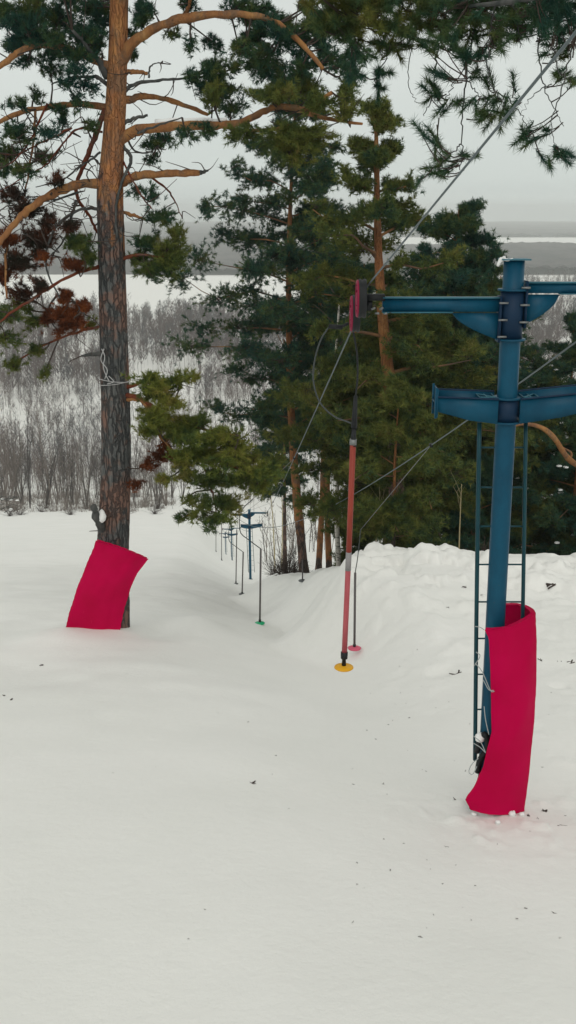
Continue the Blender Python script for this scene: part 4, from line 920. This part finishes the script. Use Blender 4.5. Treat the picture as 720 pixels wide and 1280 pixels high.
lb.build('branches', M_GREYW, op, smooth=True); tw.build('twigs', M_TWIG, op); nd.build('crown', M_NEED, op); ndo.build('olive_foliage', M_NEED2, op); ndd.build('dead_foliage', M_DEAD, op)
# arching orange bough beyond the tower
bp = [o for o in C.objects if o.get('label', '').startswith('pine at the right frame edge')][0]
P = spline([at(762, 604, 34), at(738, 590, 30), at(712, 575, 27), at(693, 548, 26), at(676, 534, 26), at(655, 530, 26), at(638, 533, 26)], 30)
MB().tube(P, np.linspace(.10, .035, 30), 8, rough=.1).build('bough', M_LIMB, bp, smooth=True)
P = spline([at(712, 575, 27), at(714, 566, 27), at(704, 560, 27), at(696, 555, 26)], 12); MB().tube(P, np.linspace(.04, .02, 12), 6).build('bough', M_LIMB, bp, smooth=True)

# ------------------------------------------------------------------ snow clods, litter, brushwood
def clod(x, y, s, label, grp='snow clods at the mat foot'):
    r = np.random.default_rng(int(abs(x * 1000))); a = []
    v = []; n_, m_ = 9, 6
    for i in range(m_):
        ph = pi * (i + .5) / m_
        for j in range(n_): th = 2 * pi * j / n_; q = s * r.uniform(.7, 1.15); v.append((q * sin(ph) * cos(th), q * sin(ph) * sin(th), q * .75 * cos(ph)))
    i = np.arange(m_ - 1)[:, None] * n_; j = np.arange(n_)[None]; k = (j + 1) % n_
    q = np.stack([i + j, i + n_ + j, i + n_ + k, i + k], -1).reshape(-1, 4)
    s *= 1.5; z = gz(x, y) + s * .35
    o = MB().add(np.array(v), [q, np.array([list(range(n_))]), np.array([[(m_ - 1) * n_ + z_ for z_ in range(n_)][::-1]])]).build('snow_clod', M_CLOD, None, smooth=True)
    o.location = (x, y, z); tag(o, label, 'snow clod', grp)
YY_ = np.linspace(4, 70, 900)
def on_ground(px, py):
    P = at(px, py, 1.0)[None] * YY_[:, None]; g = H(P[:, 0], P[:, 1]); i = int(np.argmax(P[:, 2] <= g)); return P[i] if i else P[-1]
fr = on_ground(612, 1014)
for (px, py, s, lab) in ((607, 1017, .06, 'largest snow clod against the foot of the wrapped mat'), (592, 1020, .03, 'small snow clod at the left corner of the wrapped mat'), (640, 1020, .04, 'snow clod at the right part of the wrapped mat foot'), (622, 1031, .03, 'snow clod lying just in front of the wrapped mat'), (652, 1021, .03, 'small snow clod near the right corner of the wrapped mat')):
    g_ = on_ground(px, py); clod(g_[0], g_[1], s, lab)
lit = MB(); spots = [(317, 980, .03), (345, 945, .012), (617, 1076, .035), (625, 1060, .03), (535, 1035, .018), (616, 1195, .015), (310, 903, .015), (5, 870, .02), (433, 905, .012), (688, 732, .09), (573, 843, .06), (635, 850, .03), (655, 853, .04), (676, 825, .05), (712, 828, .06), (700, 830, .04), (602, 745, .03), (580, 735, .05), (562, 735, .03), (560, 760, .03), (660, 1020, .02), (570, 1000, .02), (705, 1035, .04), (550, 1050, .02), (680, 1015, .03), (650, 1045, .02), (585, 1045, .02), (640, 1110, .015), (15, 875, .025), (52, 832, .03), (640, 845, .03)]
for i in range(150):
    spots.append((RNG.uniform(440, 720), RNG.uniform(800, 1180), RNG.uniform(.006, .016)))
for i in range(30): spots.append((RNG.uniform(0, 440), RNG.uniform(820, 1200), RNG.uniform(.005, .010)))
for (px, py, s) in spots:
    g_ = on_ground(px, py) + [0, 0, .008]; d = norm(RNG.normal(size=3) * [1, 1, .15]); n2 = 2 if s < .02 else 5
    for k in range(n2): 
        dd = norm(d + RNG.normal(0, .6, 3) * [1, 1, .3]); o_ = g_ + RNG.normal(0, s * .4, 3) * [1, 1, .2]; lit.sticks([o_ - dd * s], [o_ + dd * s], s * .22, s * .1, 4)
tag(lit.build('bark_litter', M_TWIG), 'scattered bark and twig crumbs on the snow', None, None, 'stuff')
for idx, (px, py, y, dx) in enumerate([(2, 640, 60, 1.0), (10, 628, 64, 1.2)]):
    p = on_ground(px, py); y = p[1]; b = MB()
    for k in range(9):
        a = p + RNG.normal(0, .3, 3) * [1.5, 1, .2] + [-.3, 0, .15]; d = norm(np.array([RNG.normal(1, .4), RNG.normal(0, .5), RNG.normal(.1, .2)])); L_ = RNG.uniform(.5, 1.1)
        b.tube(spline([a, a + d * L_ * .5 + [0, 0, .15], a + d * L_], 6), np.linspace(.03, .01, 6), 5)
    root = thing('fallen_branch', p, ['snowy fallen branches at the left frame edge, lowest heap', 'snowy fallen branches at the left frame edge, uppermost heap', 'fallen branches at the very left edge, nearest heap', 'fallen branches just right of the heap at the left edge'][idx], 'fallen branches', 'fallen branches on the left')
    b.build('branches', M_GREYW, root)
    s_ = MB(); 
    for k in range(4): a = p + RNG.normal(0, .3, 3) * [1.5, 1, .1] + [0, 0, .2]; s_.lathe(a, [(.02, -.04), (.14, -.02), (.10, .03), (.02, .05)], 8)
    s_.build('snow_patch', M_CLOD, root, smooth=True)
print('OBJS', len(C.objects), 'polys', sum(len(o.data.polygons) for o in C.objects if o.type == 'MESH'))
